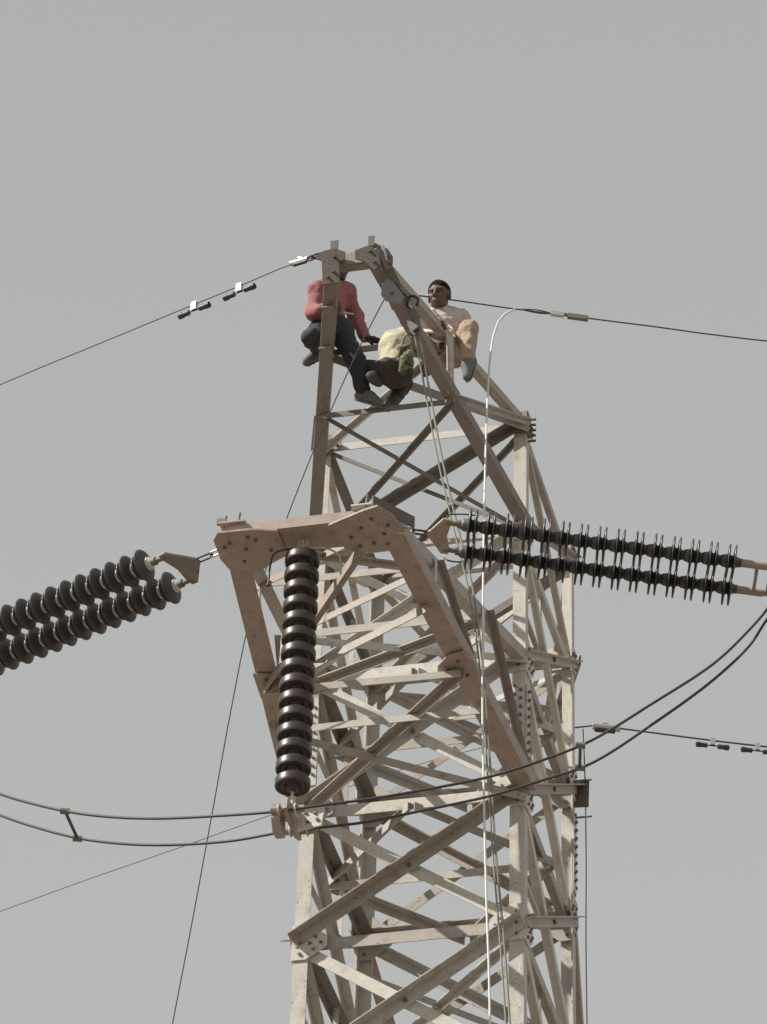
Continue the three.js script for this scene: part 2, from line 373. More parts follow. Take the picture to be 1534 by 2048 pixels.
// near peak arm
{
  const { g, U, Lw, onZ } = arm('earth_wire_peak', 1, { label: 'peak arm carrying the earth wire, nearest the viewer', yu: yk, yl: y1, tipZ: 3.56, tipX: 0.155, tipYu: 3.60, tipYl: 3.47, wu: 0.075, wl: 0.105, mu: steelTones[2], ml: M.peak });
  const n = [0, -1, 0];
  const uL = onZ(U[0], 2.28), uR = onZ(U[1], 2.29), lL = onZ(Lw[0], 2.265), lR = onZ(Lw[1], 2.26);
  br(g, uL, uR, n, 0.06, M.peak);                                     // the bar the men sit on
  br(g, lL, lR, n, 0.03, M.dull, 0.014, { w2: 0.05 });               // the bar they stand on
  br(g, lR.clone().add(V(0.01, 0.02, 0.02)), uR.clone().add(V(0.01, -0.02, 0.02)), [0, 0, 1], 0.05, M.pale);
  br(g, lL.clone().add(V(0.03, 0.02, 0.0)), uL.clone().add(V(0.03, -0.02, 0.0)), [0, 0, 1], 0.045, steelTones[1]);
  br(g, lL, node('B', 1), n, 0.04, M.dull, 0.02);
  br(g, lR, node('A', 1), n, 0.045, M.dull, 0.035);
  br(g, uL, node('B', 'K'), n, 0.085, steelTones[4], 0.03);
  br(g, uR, node('A', 'K'), n, 0.05, steelTones[1], 0.05);
  br(g, lL, node('A', 'K'), [-1, 0, 0], 0.05, M.peak, 0.02);
  br(g, lR, node('B', 'K'), [1, 0, 0], 0.05, steelTones[0], 0.02);
  // end beam, side plates and upstands at the tip
  const bb = new Boxes();
  bb.box(V(0, Y + 3.49, 3.56), ...plainXYZ, 0.2, 0.055, 0.008).box(V(0, Y + 3.44, 3.51), ...plainXYZ, 0.2, 0.005, 0.045);
  put(g, 'end_beam', bb.geo(), M.peak);
  plate(g, 'tip_plate', [-0.155, Y + 3.46, 3.60], [1, 0, 0], [0.0, 1, 0.25], [[-0.07, -0.20], [0.065, -0.20], [0.07, -0.02], [0.115, 0.0], [0.115, 0.06], [0.03, 0.10], [-0.05, 0.09], [-0.12, 0.05], [-0.12, 0.03], [-0.072, 0.01]], 0.012, M.rust, [[0.03, 0.03], [-0.03, -0.14], [0.02, -0.1]]);
  plate(g, 'tip_plate', [0.165, Y + 3.46, 3.60], [1, 0, 0], [0.0, 1, 0.25], [[-0.12, -0.01], [-0.05, -0.04], [0.03, -0.13], [0.085, -0.09], [0.06, 0.0], [0.03, 0.07], [-0.03, 0.085], [-0.12, 0.06]], 0.012, M.rust, [[0.0, 0.04], [0.03, -0.06]]);
  for (const [x, w] of [[-0.135, 0.055], [0.165, 0.04]]) put(g, 'upstand', new Boxes().box(V(x, Y + 3.62, 3.585), ...plainXYZ, w / 2 + 0.004, 0.05, 0.006).box(V(x - w / 2, Y + 3.62, 3.55), ...plainXYZ, 0.006, 0.05, 0.03).geo(), M.rust);
  plate(g, 'hanger_plate', [0.235, Y + 3.50, 3.50], [0.75, -0.12, -0.55], [0, 1, 0], [[-0.1, 0.12], [0.03, 0.11], [0.085, 0.05], [0.095, -0.05], [0.05, -0.10], [0.0, -0.03]], 0.014, M.dull, [[0.05, 0.03], [0.07, -0.03]]);
  for (const z of [2.8, 3.15]) for (const i of [0, 1]) put(g, 'splice_plate', new Boxes().box(onZ(Lw[i], z).add(V(0, -0.006, 0)), ...plainXYZ, 0.05, 0.005, 0.07).geo(), M.peak);
}
// far peak arm
{
  const { g, U, Lw, onZ } = arm('earth_wire_peak', -1, { label: 'peak arm carrying the earth wire, on the far side', yu: yk, yl: y1, tipZ: 3.56, tipX: 0.155, tipYu: 3.60, tipYl: 3.47, wu: 0.075, wl: 0.105, mu: steelTones[2], ml: M.peak });
  const n = [0, -1, 0], uL = onZ(U[0], 2.28), uR = onZ(U[1], 2.29), lL = onZ(Lw[0], 2.265), lR = onZ(Lw[1], 2.26);
  br(g, uL, uR, n, 0.06); br(g, lL, lR, n, 0.05); br(g, lL, node('C', 1), n, 0.05, undefined, 0.02); br(g, lR, node('D', 1), n, 0.05, undefined, 0.035);
  br(g, uL, node('C', 'K'), n, 0.07, undefined, 0.03); br(g, lL, uL, [0, 0, -1], 0.05); br(g, lR, uR, [0, 0, -1], 0.05);
  put(g, 'end_beam', new Boxes().box(V(0, Y + 3.49, -3.56), ...plainXYZ, 0.2, 0.055, 0.008).box(V(0, Y + 3.44, -3.51), ...plainXYZ, 0.2, 0.005, 0.045).geo(), M.peak);
}
// near cross-arm
{
  const { g, U, Lw, onZ } = arm('cross_arm', 1, { label: 'rust-brown cross-arm reaching toward the viewer with a wide end beam', yu: y2, yl: y3, tipZ: 4.42, tipX: 0.585, tipYu: 0.30, tipYl: 0.20, wu: 0.10, wl: 0.165, mu: steelTones[2], ml: M.arm });
  const n = [0, -1, 0];
  const lz = z => [onZ(Lw[0], z), onZ(Lw[1], z)], uz = z => [onZ(U[0], z), onZ(U[1], z)];
  const [lL1] = lz(2.7), [, lR1] = lz(3.47), [, lR2] = lz(2.67), [lLa] = lz(2.17), [, lRa] = lz(2.17);
  const [uL1, uR1] = uz(3.34), [uL2, uR2] = uz(2.125);
  br(g, lL1, V(0.34, Y + 0.19, 4.22), n, 0.085, M.armB);
  br(g, lL1, lR1, n, 0.07, steelTones[4], 0.026);
  br(g, lR2, node('A', 3), n, 0.07, steelTones[4], 0.02);
  br(g, lL1, lR2, n, 0.06, steelTones[0], 0.05);
  br(g, lLa, lRa, n, 0.06, steelTones[3], 0.04);
  br(g, lLa, node('B', 3), n, 0.07, steelTones[2], 0.055);
  for (const [i, uA, uB, lA, lB] of [[0, uL1, uL2, lL1, node('A', 3)], [1, uR1, uR2, lRa, node('B', 3)]]) {
    const o = i ? [1, 0, 0] : [-1, 0, 0];
    br(g, uA, i ? lRa : lLa, o, 0.055, M.peak, 0.016);
    br(g, uB, lB, o, 0.065, M.peak, 0.016);
    br(g, uB.clone().add(V(0, 0, 0.01)), (i ? lRa : lLa).clone().add(V(0, 0.02, 0.01)), [0, 0, 1], 0.045, M.pale);
    br(g, uA.clone(), lz(3.34)[i].add(V(0, 0.02, 0)), [0, 0, 1], 0.05, M.pale);
  }
  // upper plane
  br(g, uL1, uR1, n, 0.06, steelTones[0]); br(g, uL2, uR2, n, 0.07, steelTones[0]);
  br(g, uL2, uR1, n, 0.06, steelTones[4], 0.03); br(g, uL2, node('B', 2), n, 0.065, steelTones[1], 0.03); br(g, uR2, node('A', 2), n, 0.065, steelTones[4], 0.05);
  br(g, uL1, V(0.45, Y + 0.3, 4.3), n, 0.06, M.armB, 0.03);
  br(g, uR1, V(-0.45, Y + 0.3, 4.3), n, 0.05, steelTones[4], 0.045);
  // end beam: wide bottom plate, narrow front and rear flanges
  const bb = new Boxes();
  bb.box(V(0, Y + 0.185, 4.42), ...plainXYZ, 0.60, 0.006, 0.145).box(V(0, Y + 0.221, 4.571), ...plainXYZ, 0.60, 0.042, 0.006).box(V(0, Y + 0.221, 4.269), ...plainXYZ, 0.60, 0.042, 0.006);
  put(g, 'end_beam', bb.geo(), M.arm);
  const round = (pts, r) => pts;
  // the two big end gussets (flat, under the beam)
  const gl = [[-0.72, 4.30], [-0.71, 4.55], [-0.66, 4.63], [-0.42, 4.625], [-0.22, 4.575], [-0.22, 4.26], [-0.36, 4.18], [-0.46, 4.10], [-0.62, 4.10], [-0.69, 4.17]];
  const gr = [[0.17, 4.57], [0.46, 4.70], [0.575, 4.735], [0.66, 4.60], [0.70, 4.36], [0.64, 4.22], [0.46, 4.17], [0.30, 4.20], [0.22, 4.26]];
  for (const [pts, bl] of [[gl, [[-0.6, 4.5], [-0.5, 4.4], [-0.4, 4.5], [-0.55, 4.25], [-0.65, 4.45], [-0.32, 4.35], [-0.45, 4.55]]], [gr, [[0.5, 4.6], [0.4, 4.5], [0.55, 4.4], [0.6, 4.5], [0.45, 4.3], [0.3, 4.4], [0.55, 4.27], [0.34, 4.28]]]])
    plate(g, 'end_gusset', [0, Y + 0.168, 0], [1, 0, 0], [0, 0, 1], pts, 0.014, M.arm, bl, 1);
  // bent-up edge on the right corner and the studs on top of the beam
  put(g, 'corner_plate', new Boxes().box(V(0.655, Y + 0.225, 4.56), V(0.6, 0, -0.8), V(0, 1, 0), V(0.8, 0, 0.6), 0.2, 0.05, 0.006).geo(), M.rust);
  put(g, 'top_plate', new Boxes().box(V(0.47, Y + 0.27, 4.55), ...plainXYZ, 0.12, 0.006, 0.09).geo(), M.pale);
  put(g, 'top_plate', new Boxes().box(V(-0.56, Y + 0.27, 4.52), ...plainXYZ, 0.1, 0.006, 0.09).geo(), M.arm);
  for (const [x, z] of [[-0.63, 4.56], [-0.52, 4.58], [0.46, 4.62]]) put(g, 'stud', rod([x, Y + 0.26, z], [x + 0.01, Y + 0.36, z], 0.010, 8), M.dull);
  put(g, 'stud', new Boxes().box(V(-0.66, Y + 0.32, 4.55), ...plainXYZ, 0.03, 0.025, 0.012).geo(), M.dull);
  plate(g, 'joint_plate', lR2.clone().add(V(0, -0.008, 0)), [1, 0, 0], [0, 0, 1], [[-0.2, -0.1], [-0.06, -0.2], [0.1, -0.26], [0.12, 0.0], [0.08, 0.22], [-0.06, 0.18], [-0.17, 0.05]], 0.01, M.arm, [[-0.1, 0], [0, 0.1], [0.03, -0.1], [-0.12, -0.06]], 1);
  plate(g, 'joint_plate', lL1.clone().add(V(0, -0.008, 0)), [1, 0, 0], [0, 0, 1], [[-0.1, -0.15], [0.1, -0.12], [0.2, 0.0], [0.12, 0.14], [-0.08, 0.18]], 0.01, M.arm, [[0.1, 0], [0, 0.1], [0.03, -0.08]], 1);
}
// far cross-arm, two panels lower: only its upper chords come into the picture
{
  const { g, U, Lw, onZ } = arm('cross_arm', -1, { label: 'far cross-arm sloping down and away behind the body', yu: y3, yl: y5, tipZ: 4.42, tipX: 0.5, tipYu: -2.25, tipYl: -2.35, wu: 0.11, wl: 0.15, mu: M.armB, ml: M.arm });
  const n = [0, -1, 0], uz = z => [onZ(U[0], z), onZ(U[1], z)], lz = z => [onZ(Lw[0], z), onZ(Lw[1], z)];
  br(g, ...uz(2.6), n, 0.06); br(g, ...lz(2.6), n, 0.06); br(g, uz(2.6)[1], lz(2.6)[1], [1, 0, 0], 0.05); br(g, uz(2.6)[0], lz(2.6)[0], [-1, 0, 0], 0.05);
  br(g, uz(2.6)[1], node('C', 5), [1, 0, 0], 0.06); br(g, uz(2.6)[0], node('D', 5), [-1, 0, 0], 0.06);
  put(g, 'end_beam', new Boxes().box(V(0, Y - 2.36, -4.42), ...plainXYZ, 0.6, 0.006, 0.145).box(V(0, Y - 2.32, -4.57), ...plainXYZ, 0.6, 0.042, 0.006).geo(), M.arm);
}

// ---------------------------------------------------------------- insulator strings
const discProfile = [[0.0, 0.052], [0.040, 0.052], [0.047, 0.045], [0.050, 0.034], [0.070, 0.028], [0.105, 0.014], [0.124, 0.002], [0.130, -0.006], [0.127, -0.011], [0.116, -0.006], [0.100, 0.002], [0.060, 0.008], [0.044, 0.000], [0.044, -0.024], [0.055, -0.032], [0.080, -0.040], [0.094, -0.050], [0.097, -0.057], [0.092, -0.061], [0.080, -0.054], [0.055, -0.048], [0.040, -0.054], [0.022, -0.075], [0.0, -0.078]];
const flatProfile = [[0.0, 0.060], [0.040, 0.060], [0.045, 0.052], [0.047, 0.034], [0.060, 0.029], [0.118, 0.026], [0.130, 0.022], [0.131, 0.014], [0.122, 0.010], [0.055, 0.008], [0.045, 0.0], [0.045, -0.010], [0.060, -0.015], [0.118, -0.019], [0.129, -0.023], [0.130, -0.031], [0.121, -0.035], [0.050, -0.037], [0.040, -0.045], [0.034, -0.062], [0.034, -0.079], [0.0, -0.08]];
// petticoat profile for the hanging string: deep overlapping bells
const bellProfile = [[0.0, 0.062], [0.046, 0.062], [0.060, 0.056], [0.100, 0.046], [0.120, 0.034], [0.128, 0.018], [0.130, -0.022], [0.128, -0.040], [0.122, -0.044], [0.112, -0.040], [0.108, -0.022], [0.092, -0.020], [0.088, -0.036], [0.078, -0.036], [0.070, -0.018], [0.05, -0.02], [0.04, -0.06], [0.022, -0.078], [0.0, -0.08]];
const lathe = (pr, seg = 28) => new THREE.LatheGeometry(pr.map(p => new THREE.Vector2(...p)), seg);
const discGeo = lathe(discProfile), flatGeo = lathe(flatProfile), bellGeo = lathe(bellProfile);
const plainCapGeo = lathe([[0.0, 0.078], [0.035, 0.078], [0.045, 0.062], [0.049, 0.040], [0.049, 0.030]], 16);
const capGeo = lathe([[0.0, 0.078], [0.018, 0.078], [0.030, 0.070], [0.041, 0.056], [0.044, 0.047], [0.052, 0.046], [0.053, 0.034], [0.045, 0.030]], 16);
const pinGeo = new THREE.CylinderGeometry(0.011, 0.011, 0.05, 10).translate(0, -0.088, 0);
function insulatorString(label, group, start, dir, count, pitch, geo, mat, capMat, extra) {
  const g = thing('insulator_string', label, 'insulator', start, group);
  const q = new THREE.Quaternion().setFromUnitVectors(V(0, -1, 0), V(dir).normalize());
  const d = V(dir).normalize();
  for (let i = 0; i < count; i++) {
    const u = sub(g, 'insulator_unit'); u.position.copy(d.clone().multiplyScalar(pitch * i));
    u.quaternion.copy(q).multiply(new THREE.Quaternion().setFromAxisAngle(V(0, 1, 0), rnd() * 6));
    const tilt = new THREE.Quaternion().setFromEuler(new THREE.Euler((rnd() - 0.5) * 0.03, 0, (rnd() - 0.5) * 0.03)); u.quaternion.multiply(tilt);
    put(u, 'shed', geo, mat); put(u, 'cap', geo === flatGeo ? plainCapGeo : capGeo, capMat); put(u, 'pin', pinGeo, M.galv);
  }
  if (extra) extra(g, d);
  return g;
}
const dL = V(-0.934, -0.035, -0.358).normalize(), dR = V(0.96, -0.115, -0.26).normalize();
const nL = V(0.358, 0, -0.934), nR = V(-0.261, 0, -0.965);
const attL = V(-0.65, Y + 0.19, 4.39), attR = V(0.64, Y + 0.19, 4.39);
const along = (o, d, s, n, t = 0) => o.clone().addScaledVector(d, s).addScaledVector(n, t);
const capGrey = std(col(0.62, 0.62, 0.60), 0.45, { metalness: 0.3 }), capDark = std(col(0.13, 0.125, 0.125), 0.5, { metalness: 0.2 });
const pitch = 0.1385;
function fitting(g, d, s0, s1) {                          // ball-and-clevis between yoke and first cap
  put(g, 'clevis', mergeGeometries([rod(d.clone().multiplyScalar(s0), d.clone().multiplyScalar(s0 * 0.5), 0.020), rod(d.clone().multiplyScalar(s0 * 0.55), d.clone().multiplyScalar(s1), 0.032, 12)]), M.dull);
}
for (const [t, w] of [[-0.17, 'upper'], [0.17, 'lower']]) {
  insulatorString(`${w} of the two strings of grey disc insulators stretching to the left edge`, 'strain insulator strings', along(attL, dL, 0.63, nL, t).toArray(), dL.toArray(), 17, pitch, discGeo, M.porcelainGrey, capGrey,
    (g, d) => { fitting(g, d, -0.19, -0.05); put(g, 'dead_end_clamp', rod(d.clone().multiplyScalar(16.6 * pitch), d.clone().multiplyScalar(16.6 * pitch + 0.45), 0.03), M.galv); });
  insulatorString(`${w} of the two strings of dark disc insulators crossing the tower to the right`, 'strain insulator strings', along(attR, dR, 0.55, nR, t).toArray(), dR.toArray(), 15, pitch - 0.002, flatGeo, M.porcelainDark, capDark,
    (g, d) => { fitting(g, d, -0.19, -0.05);
      put(g, 'end_socket', rod(d.clone().multiplyScalar(14.3 * pitch), d.clone().multiplyScalar(14.3 * pitch + 0.2), 0.03, 10), M.armB);
      put(g, 'arcing_horn', tube(t < 0 ? [[-0.19, 0.02, 0.0], [-0.18, 0.10, 0.02], [-0.10, 0.12, 0.0], [0.05, 0.10, -0.02]] : [[-0.19, -0.02, 0.0], [-0.16, -0.06, 0.02], [-0.1, -0.07, 0.0], [-0.06, -0.06, -0.02]], 0.006, 20, 6), M.dark);
    });
}
// hanging string that carries the jumper cables
const hangTop = V(-0.065, Y + 0.10, 4.40);
insulatorString('glossy brown insulator string hanging vertically from the cross-arm end beam', undefined, [hangTop.x, hangTop.y - 0.10, hangTop.z], [0, -1, 0], 15, 0.139, bellGeo, M.porcelain, std(col(0.09, 0.075, 0.07), 0.4), (g) => {
  put(g, 'shackle', mergeGeometries([rod([0, 0.18, 0], [0, 0.05, 0], 0.014), new THREE.TorusGeometry(0.035, 0.010, 8, 16).translate(0, 0.155, 0)]), M.pale);
  put(g, 'arcing_horn', tube([[-0.02, 0.08, 0.03], [-0.12, 0.075, 0.05], [-0.20, 0.04, 0.06], [-0.225, -0.05, 0.06], [-0.235, -0.23, 0.06]], 0.008, 30, 8), M.dark);
  put(g, 'arcing_horn', tube([[0.02, 0.085, 0.02], [0.16, 0.10, -0.02], [0.26, 0.05, -0.06], [0.28, -0.12, -0.06]], 0.008, 30, 8), M.pale);
  put(g, 'horn_tip', new THREE.SphereGeometry(0.016, 10, 8).translate(-0.235, -0.235, 0.06), M.dark);
});
// yoke plates with their link chains
function yoke(label, att, d, n, s0, s1, mat) {
  const o = along(att, d, s0, n), g = thing('yoke_plate', label, 'yoke plate', o.toArray(), 'yoke plates of the strain strings');
  const L = s1 - s0;
  const A = d.clone(), B = n.clone().addScaledVector(A, -n.dot(A)).normalize();
  plate(g, 'plate', [0, 0, 0], A, B, [[-0.03, -0.025], [-0.01, -0.045], [L - 0.02, -0.215], [L + 0.03, -0.215], [L + 0.035, -0.15], [L + 0.012, 0], [L + 0.035, 0.15], [L + 0.03, 0.215], [L - 0.02, 0.215], [-0.01, 0.045], [-0.03, 0.025]], 0.016, mat, [[0.01, 0], [L, -0.17], [L, 0.17], [L * 0.6, 0]], d.x < 0 ? -1 : 1);
  const N = new THREE.Vector3().crossVectors(A, B);
  // two long links, one flat and one on edge
  for (let i = 0; i < 2; i++) {
    const a = A.clone().multiplyScalar(-s0 * 0.98 + i * s0 * 0.46), b = A.clone().multiplyScalar(-s0 * 0.5 + i * s0 * 0.48), w = (i ? B : N).clone().multiplyScalar(0.024);
    put(g, 'link', mergeGeometries([rod(a.clone().add(w), b.clone().add(w), 0.0085), rod(a.clone().sub(w), b.clone().sub(w), 0.0085), rod(a.clone().add(w), a.clone().sub(w), 0.0095), rod(b.clone().add(w), b.clone().sub(w), 0.0095)]), i ? M.dark : M.galv);
  }
  return g;
}
yoke('triangular yoke plate between the beam end and the left insulator strings', attL, dL, nL, 0.29, 0.44, M.peak);
yoke('triangular yoke plate joining the beam to the strings crossing the tower', attR, dR, nR, 0.26, 0.36, M.arm);
{ // far-end yoke of the right strings
  const g = thing('spreader_yoke', 'brown spreader frame with two clamps at the outer end of the right strings', 'yoke plate', along(attR, dR, 2.66, nR).toArray());
  const P = (s, t, y = 0) => dR.clone().multiplyScalar(s).addScaledVector(nR, t).add(V(0, y, 0));
  put(g, 'cross_bar', rod(P(0.0, -0.17), P(0.0, 0.17), 0.014), M.armB);
  put(g, 'cross_bar', rod(P(0.1, -0.17), P(0.1, 0.17), 0.012), M.dull);
  for (const t of [-0.17, 0.17]) {
    put(g, 'arm', rod(P(-0.06, t), P(0.18, t), 0.022), M.armB);
    plate(g, 'clamp_body', P(0.18, t), dR, [0, 1, 0], [[0, -0.02], [0.08, -0.05], [0.2, -0.05], [0.26, 0.0], [0.16, 0.03], [0.06, 0.04]], 0.05, M.armB, [[0.1, 0]]);
    put(g, 'dead_end_tube', rod(P(0.36, t), P(0.8, t), 0.022), M.galv);
  }
}
// ---------------------------------------------------------------- jumper cables, spacers and their clamp
const jumpL1 = [[-2.830, 21.679, 3.684], [-2.465, 21.417, 3.801], [-2.198, 21.254, 3.886], [-1.891, 21.087, 3.984], [-1.590, 20.949, 4.081], [-1.168, 20.795, 4.215], [-0.633, 20.647, 4.387], [-0.088, 20.545, 4.520]];
const jumpL2 = [[-2.867, 21.715, 3.316], [-2.589, 21.494, 3.405], [-2.228, 21.262, 3.520], [-1.875, 21.065, 3.633], [-1.530, 20.914, 3.743], [-1.150, 20.783, 3.865], [-0.612, 20.650, 4.037], [-0.134, 20.585, 4.190]];
const jumpR1 = [[0.172, 20.568, 4.505], [0.517, 20.625, 4.436], [0.861, 20.702, 4.361], [1.345, 20.829, 4.255], [1.690, 20.967, 4.179], [2.038, 21.143, 4.103], [2.457, 21.459, 4.012], [2.917, 21.836, 3.911], [3.168, 22.133, 3.856], [3.313, 22.338, 3.824], [3.50, 22.62, 3.79]];
const jumpR2 = [[0.126, 20.600, 4.170], [0.439, 20.650, 4.106], [0.786, 20.745, 4.030], [1.273, 20.882, 3.923], [1.622, 21.016, 3.847], [1.972, 21.168, 3.770], [2.431, 21.533, 3.670], [2.859, 21.924, 3.576], [3.113, 22.224, 3.521], [3.261, 22.484, 3.488], [3.42, 22.63, 3.46]];
const endL1 = along(attL, dL, 3.2, nL, -0.17), endL2 = along(attL, dL, 3.2, nL, 0.17);
for (const [a, b, e, w] of [[jumpL1, jumpR1, endL1, 'upper'], [jumpL2, jumpR2, endL2, 'lower']]) {
  const lead = [e.toArray(), [(e.x * 0.55 + a[0][0] * 0.45), a[0][1] + 0.42, (e.z + a[0][2]) / 2]];
  tag(put(scene, 'jumper_cable', tube([...lead, ...a, ...b], 0.0105, 220, 8), M.jumper), `${w} dark jumper cable looping under the hanging insulator string`, 'cable', 'jumper cables');
}
function spacer(label, p, q) {
  const g = thing('cable_spacer', label, 'spacer', p, 'spacers between jumper cables');
  const d = V(q).sub(V(p));
  put(g, 'bar', rod([0, 0, 0], d, 0.012), M.dark);
  const ax = V(1, 0, -0.3).normalize();
  for (const c of [V(0, 0, 0), d]) put(g, 'clamp', rod(c.clone().addScaledVector(ax, -0.035), c.clone().addScaledVector(ax, 0.035), 0.024, 10), M.dull);
}
spacer('spacer bar between the two jumper cables near the left edge', [-1.891, 21.087, 3.984], [-1.893, 21.064, 3.637]);
spacer('spacer bar between the two jumper cables right of the tower', [1.97, 21.105, 4.118], [1.90, 21.135, 3.786]);
{
  const g = thing('jumper_clamp', 'pale bolted clamp holding both jumper cables below the hanging insulators', 'clamp', [-0.065, 20.60, 4.39]);
  put(g, 'socket', mergeGeometries([rod([0, 0.14, 0], [0, -0.02, 0], 0.022), rod([0, 0.03, 0], [0, -0.05, 0], 0.05, 14)]), M.pale);
  plate(g, 'yoke', [0, -0.02, -0.03], [0, 0, 1], [0, 1, 0], [[-0.22, -0.05], [-0.2, 0.03], [-0.05, 0.07], [0.08, 0.07], [0.2, 0.03], [0.22, -0.05], [0.12, -0.09], [-0.12, -0.09]], 0.022, M.armB, [[-0.15, -0.02], [0.14, -0.02], [0, 0.02]]);
  plate(g, 'side_plate', [0.12, -0.03, -0.02], [1, 0, 0.1], [0, 1, 0], [[-0.08, -0.11], [0.1, -0.09], [0.12, 0.05], [0.04, 0.09], [-0.06, 0.08]], 0.014, M.pale, [[-0.02, 0.03], [0.05, 0.02], [0.0, -0.05], [0.07, -0.04]]);
  for (const [z, y] of [[0.12, -0.04], [-0.22, -0.01]]) {
    put(g, 'boat', mergeGeometries([rod([-0.12, y + 0.0, z + 0.01], [0.12, y + 0.005, z - 0.02], 0.028, 12), rod([0, y, z], [0, y + 0.09, z], 0.02)]), M.armB);
    put(g, 'u_bolt', new THREE.TorusGeometry(0.036, 0.008, 8, 16).rotateY(Math.PI / 2).translate(0.06, y, z - 0.005), M.pale);
    put(g, 'u_bolt', new THREE.TorusGeometry(0.036, 0.008, 8, 16).rotateY(Math.PI / 2).translate(-0.06, y, z + 0.005), M.pale);
  }
  plate(g, 'weight', [-0.09, -0.06, 0.03], [0, 0, 1], [0, 1, 0], [[-0.09, -0.10], [0.02, -0.12], [0.08, -0.03], [0.09, 0.08], [-0.08, 0.08]], 0.06, M.arm);
}
// ---------------------------------------------------------------- earth wires
function span(pts, dir, len, sag) { const l = V(pts[pts.length - 1]); return [...pts, l.clone().addScaledVector(dir, len * 0.4).add(V(0, -sag * 0.5, 0)).toArray(), l.clone().addScaledVector(dir, len).add(V(0, -sag, 0)).toArray()]; }
const hz = d => V(d.x, 0, d.z).normalize();
const ewL = [[-0.24, 26.36, 3.567], [-0.505, 26.390, 3.467], [-0.891, 26.381, 3.319], [-1.166, 26.378, 3.214], [-1.443, 26.379, 3.108], [-2.287, 26.37, 2.784], [-3.247, 26.36, 2.416]];
const ewR = [[0.374, 26.397, 2.793], [0.299, 26.658, 2.523], [0.255, 26.976, 2.133], [0.459, 26.960, 2.067], [0.969, 26.912, 1.900], [1.263, 26.895, 1.804], [1.558, 26.872, 1.708], [2.029, 26.841, 1.554], [2.948, 26.776, 1.254]];
const fwL = [[-0.2, 26.33, -3.56], [-0.919, 26.40, -3.826], [-1.744, 26.43, -4.142], [-2.582, 26.415, -4.463], [-3.598, 26.40, -4.852], [-5.639, 26.371, -5.635]];
const fwR = [[0.2, 26.40, -3.56], [0.418, 26.48, -3.638], [0.760, 26.485, -3.777], [1.552, 26.465, -4.098], [1.939, 26.462, -4.254], [2.304, 26.460, -4.402]];
const wires = [
  [ewL, dL, 'thin earth wire running from the peak down to the left edge', 0.0055],
  [ewR, dR, 'thin earth wire passing behind the seated man to the right edge', 0.0065],
  [fwL, dL, 'thin far wire descending behind the jumper clamp to the lower left edge', 0.0045],
  [fwR, dR, 'dark far wire with dampers leaving the tower to the right', 0.0085]];
for (const [p, d, label, r] of wires) tag(put(scene, 'earth_wire', tube(span(p, hz(d), 60, 2.4), r, 160, 7), M.wire), label, 'wire', 'earth wires');
function damper(label, p, d) {
  const g = thing('vibration_damper', label, 'damper', p, 'vibration dampers on the earth wires');
  const h = d.clone();
  put(g, 'clip', new Boxes().box(V(0, -0.015, 0), h, V(0, 1, 0), new THREE.Vector3().crossVectors(h, V(0, 1, 0)), 0.022, 0.035, 0.018).geo(), M.galv);
  put(g, 'messenger', rod(h.clone().multiplyScalar(-0.16).add(V(0, -0.055, 0)), h.clone().multiplyScalar(0.16).add(V(0, -0.055, 0)), 0.006), M.dark);
  for (const s of [-1, 1]) put(g, 'weight', mergeGeometries([rod(h.clone().multiplyScalar(s * 0.05).add(V(0, -0.058, 0)), h.clone().multiplyScalar(s * 0.15).add(V(0, -0.058, 0)), 0.022, 12), rod(h.clone().multiplyScalar(s * 0.11).add(V(0, -0.058, 0)), h.clone().multiplyScalar(s * 0.15).add(V(0, -0.058, 0)), 0.026, 12)]), M.dark);
}
const seg = (a, b) => V(b).sub(V(a)).normalize();
damper('vibration damper on the left earth wire, farther from the tower', [-1.40, 26.372, 3.124], seg(ewL[3], ewL[4]));
damper('vibration damper on the left earth wire, nearer the red sweater', [-0.985, 26.374, 3.283], seg(ewL[2], ewL[3]));
damper('vibration damper on the far right wire, nearer the tower', fwR[3], seg(fwR[3], fwR[4]));
damper('vibration damper on the far right wire at the right edge', fwR[4], seg(fwR[3], fwR[4]));
function strainClamp(label, p, q, r, links) {
  const g = thing('strain_clamp', label, 'clamp', p, 'earth wire strain clamps'), d = V(q).sub(V(p));
  put(g, 'body', mergeGeometries([rod(d.clone().multiplyScalar(0.45), d, r, 10), rod(d.clone().multiplyScalar(0.62).add(V(0, 0.02, 0)), d.clone().multiplyScalar(0.75).add(V(0, 0.03, 0)), r * 0.9, 10)]), M.galv);
  put(g, 'keeper', rod(d.clone().multiplyScalar(0.5).add(V(0, -r, 0)), d.clone().multiplyScalar(0.9).add(V(0, -r, 0)), r * 0.7, 8), M.dark);
  if (links) for (let i = 0; i < 3; i++) { const t = new THREE.TorusGeometry(0.024, 0.008, 8, 14); t.scale(1.5, 1, 1); t.rotateX(i % 2 ? Math.PI / 2 : 0); t.rotateY(Math.atan2(-d.z, d.x)); const c = d.clone().multiplyScalar(0.06 + i * 0.14); t.translate(c.x, c.y, c.z); put(g, 'link', t, M.dark); }
}
strainClamp('bright strain clamp and short chain at the left of the peak', [-0.235, 26.36, 3.57], [-0.52, 26.392, 3.462], 0.022, true);
strainClamp('pale strain clamp on the wire at the far side of the tower, right', [0.33, 26.478, -3.603], [0.76, 26.485, -3.777], 0.034, false);
strainClamp('strain clamp on the far wire seen through the tower bracing', [-1.45, 26.42, -4.03], [-1.75, 26.43, -4.145], 0.024, false);
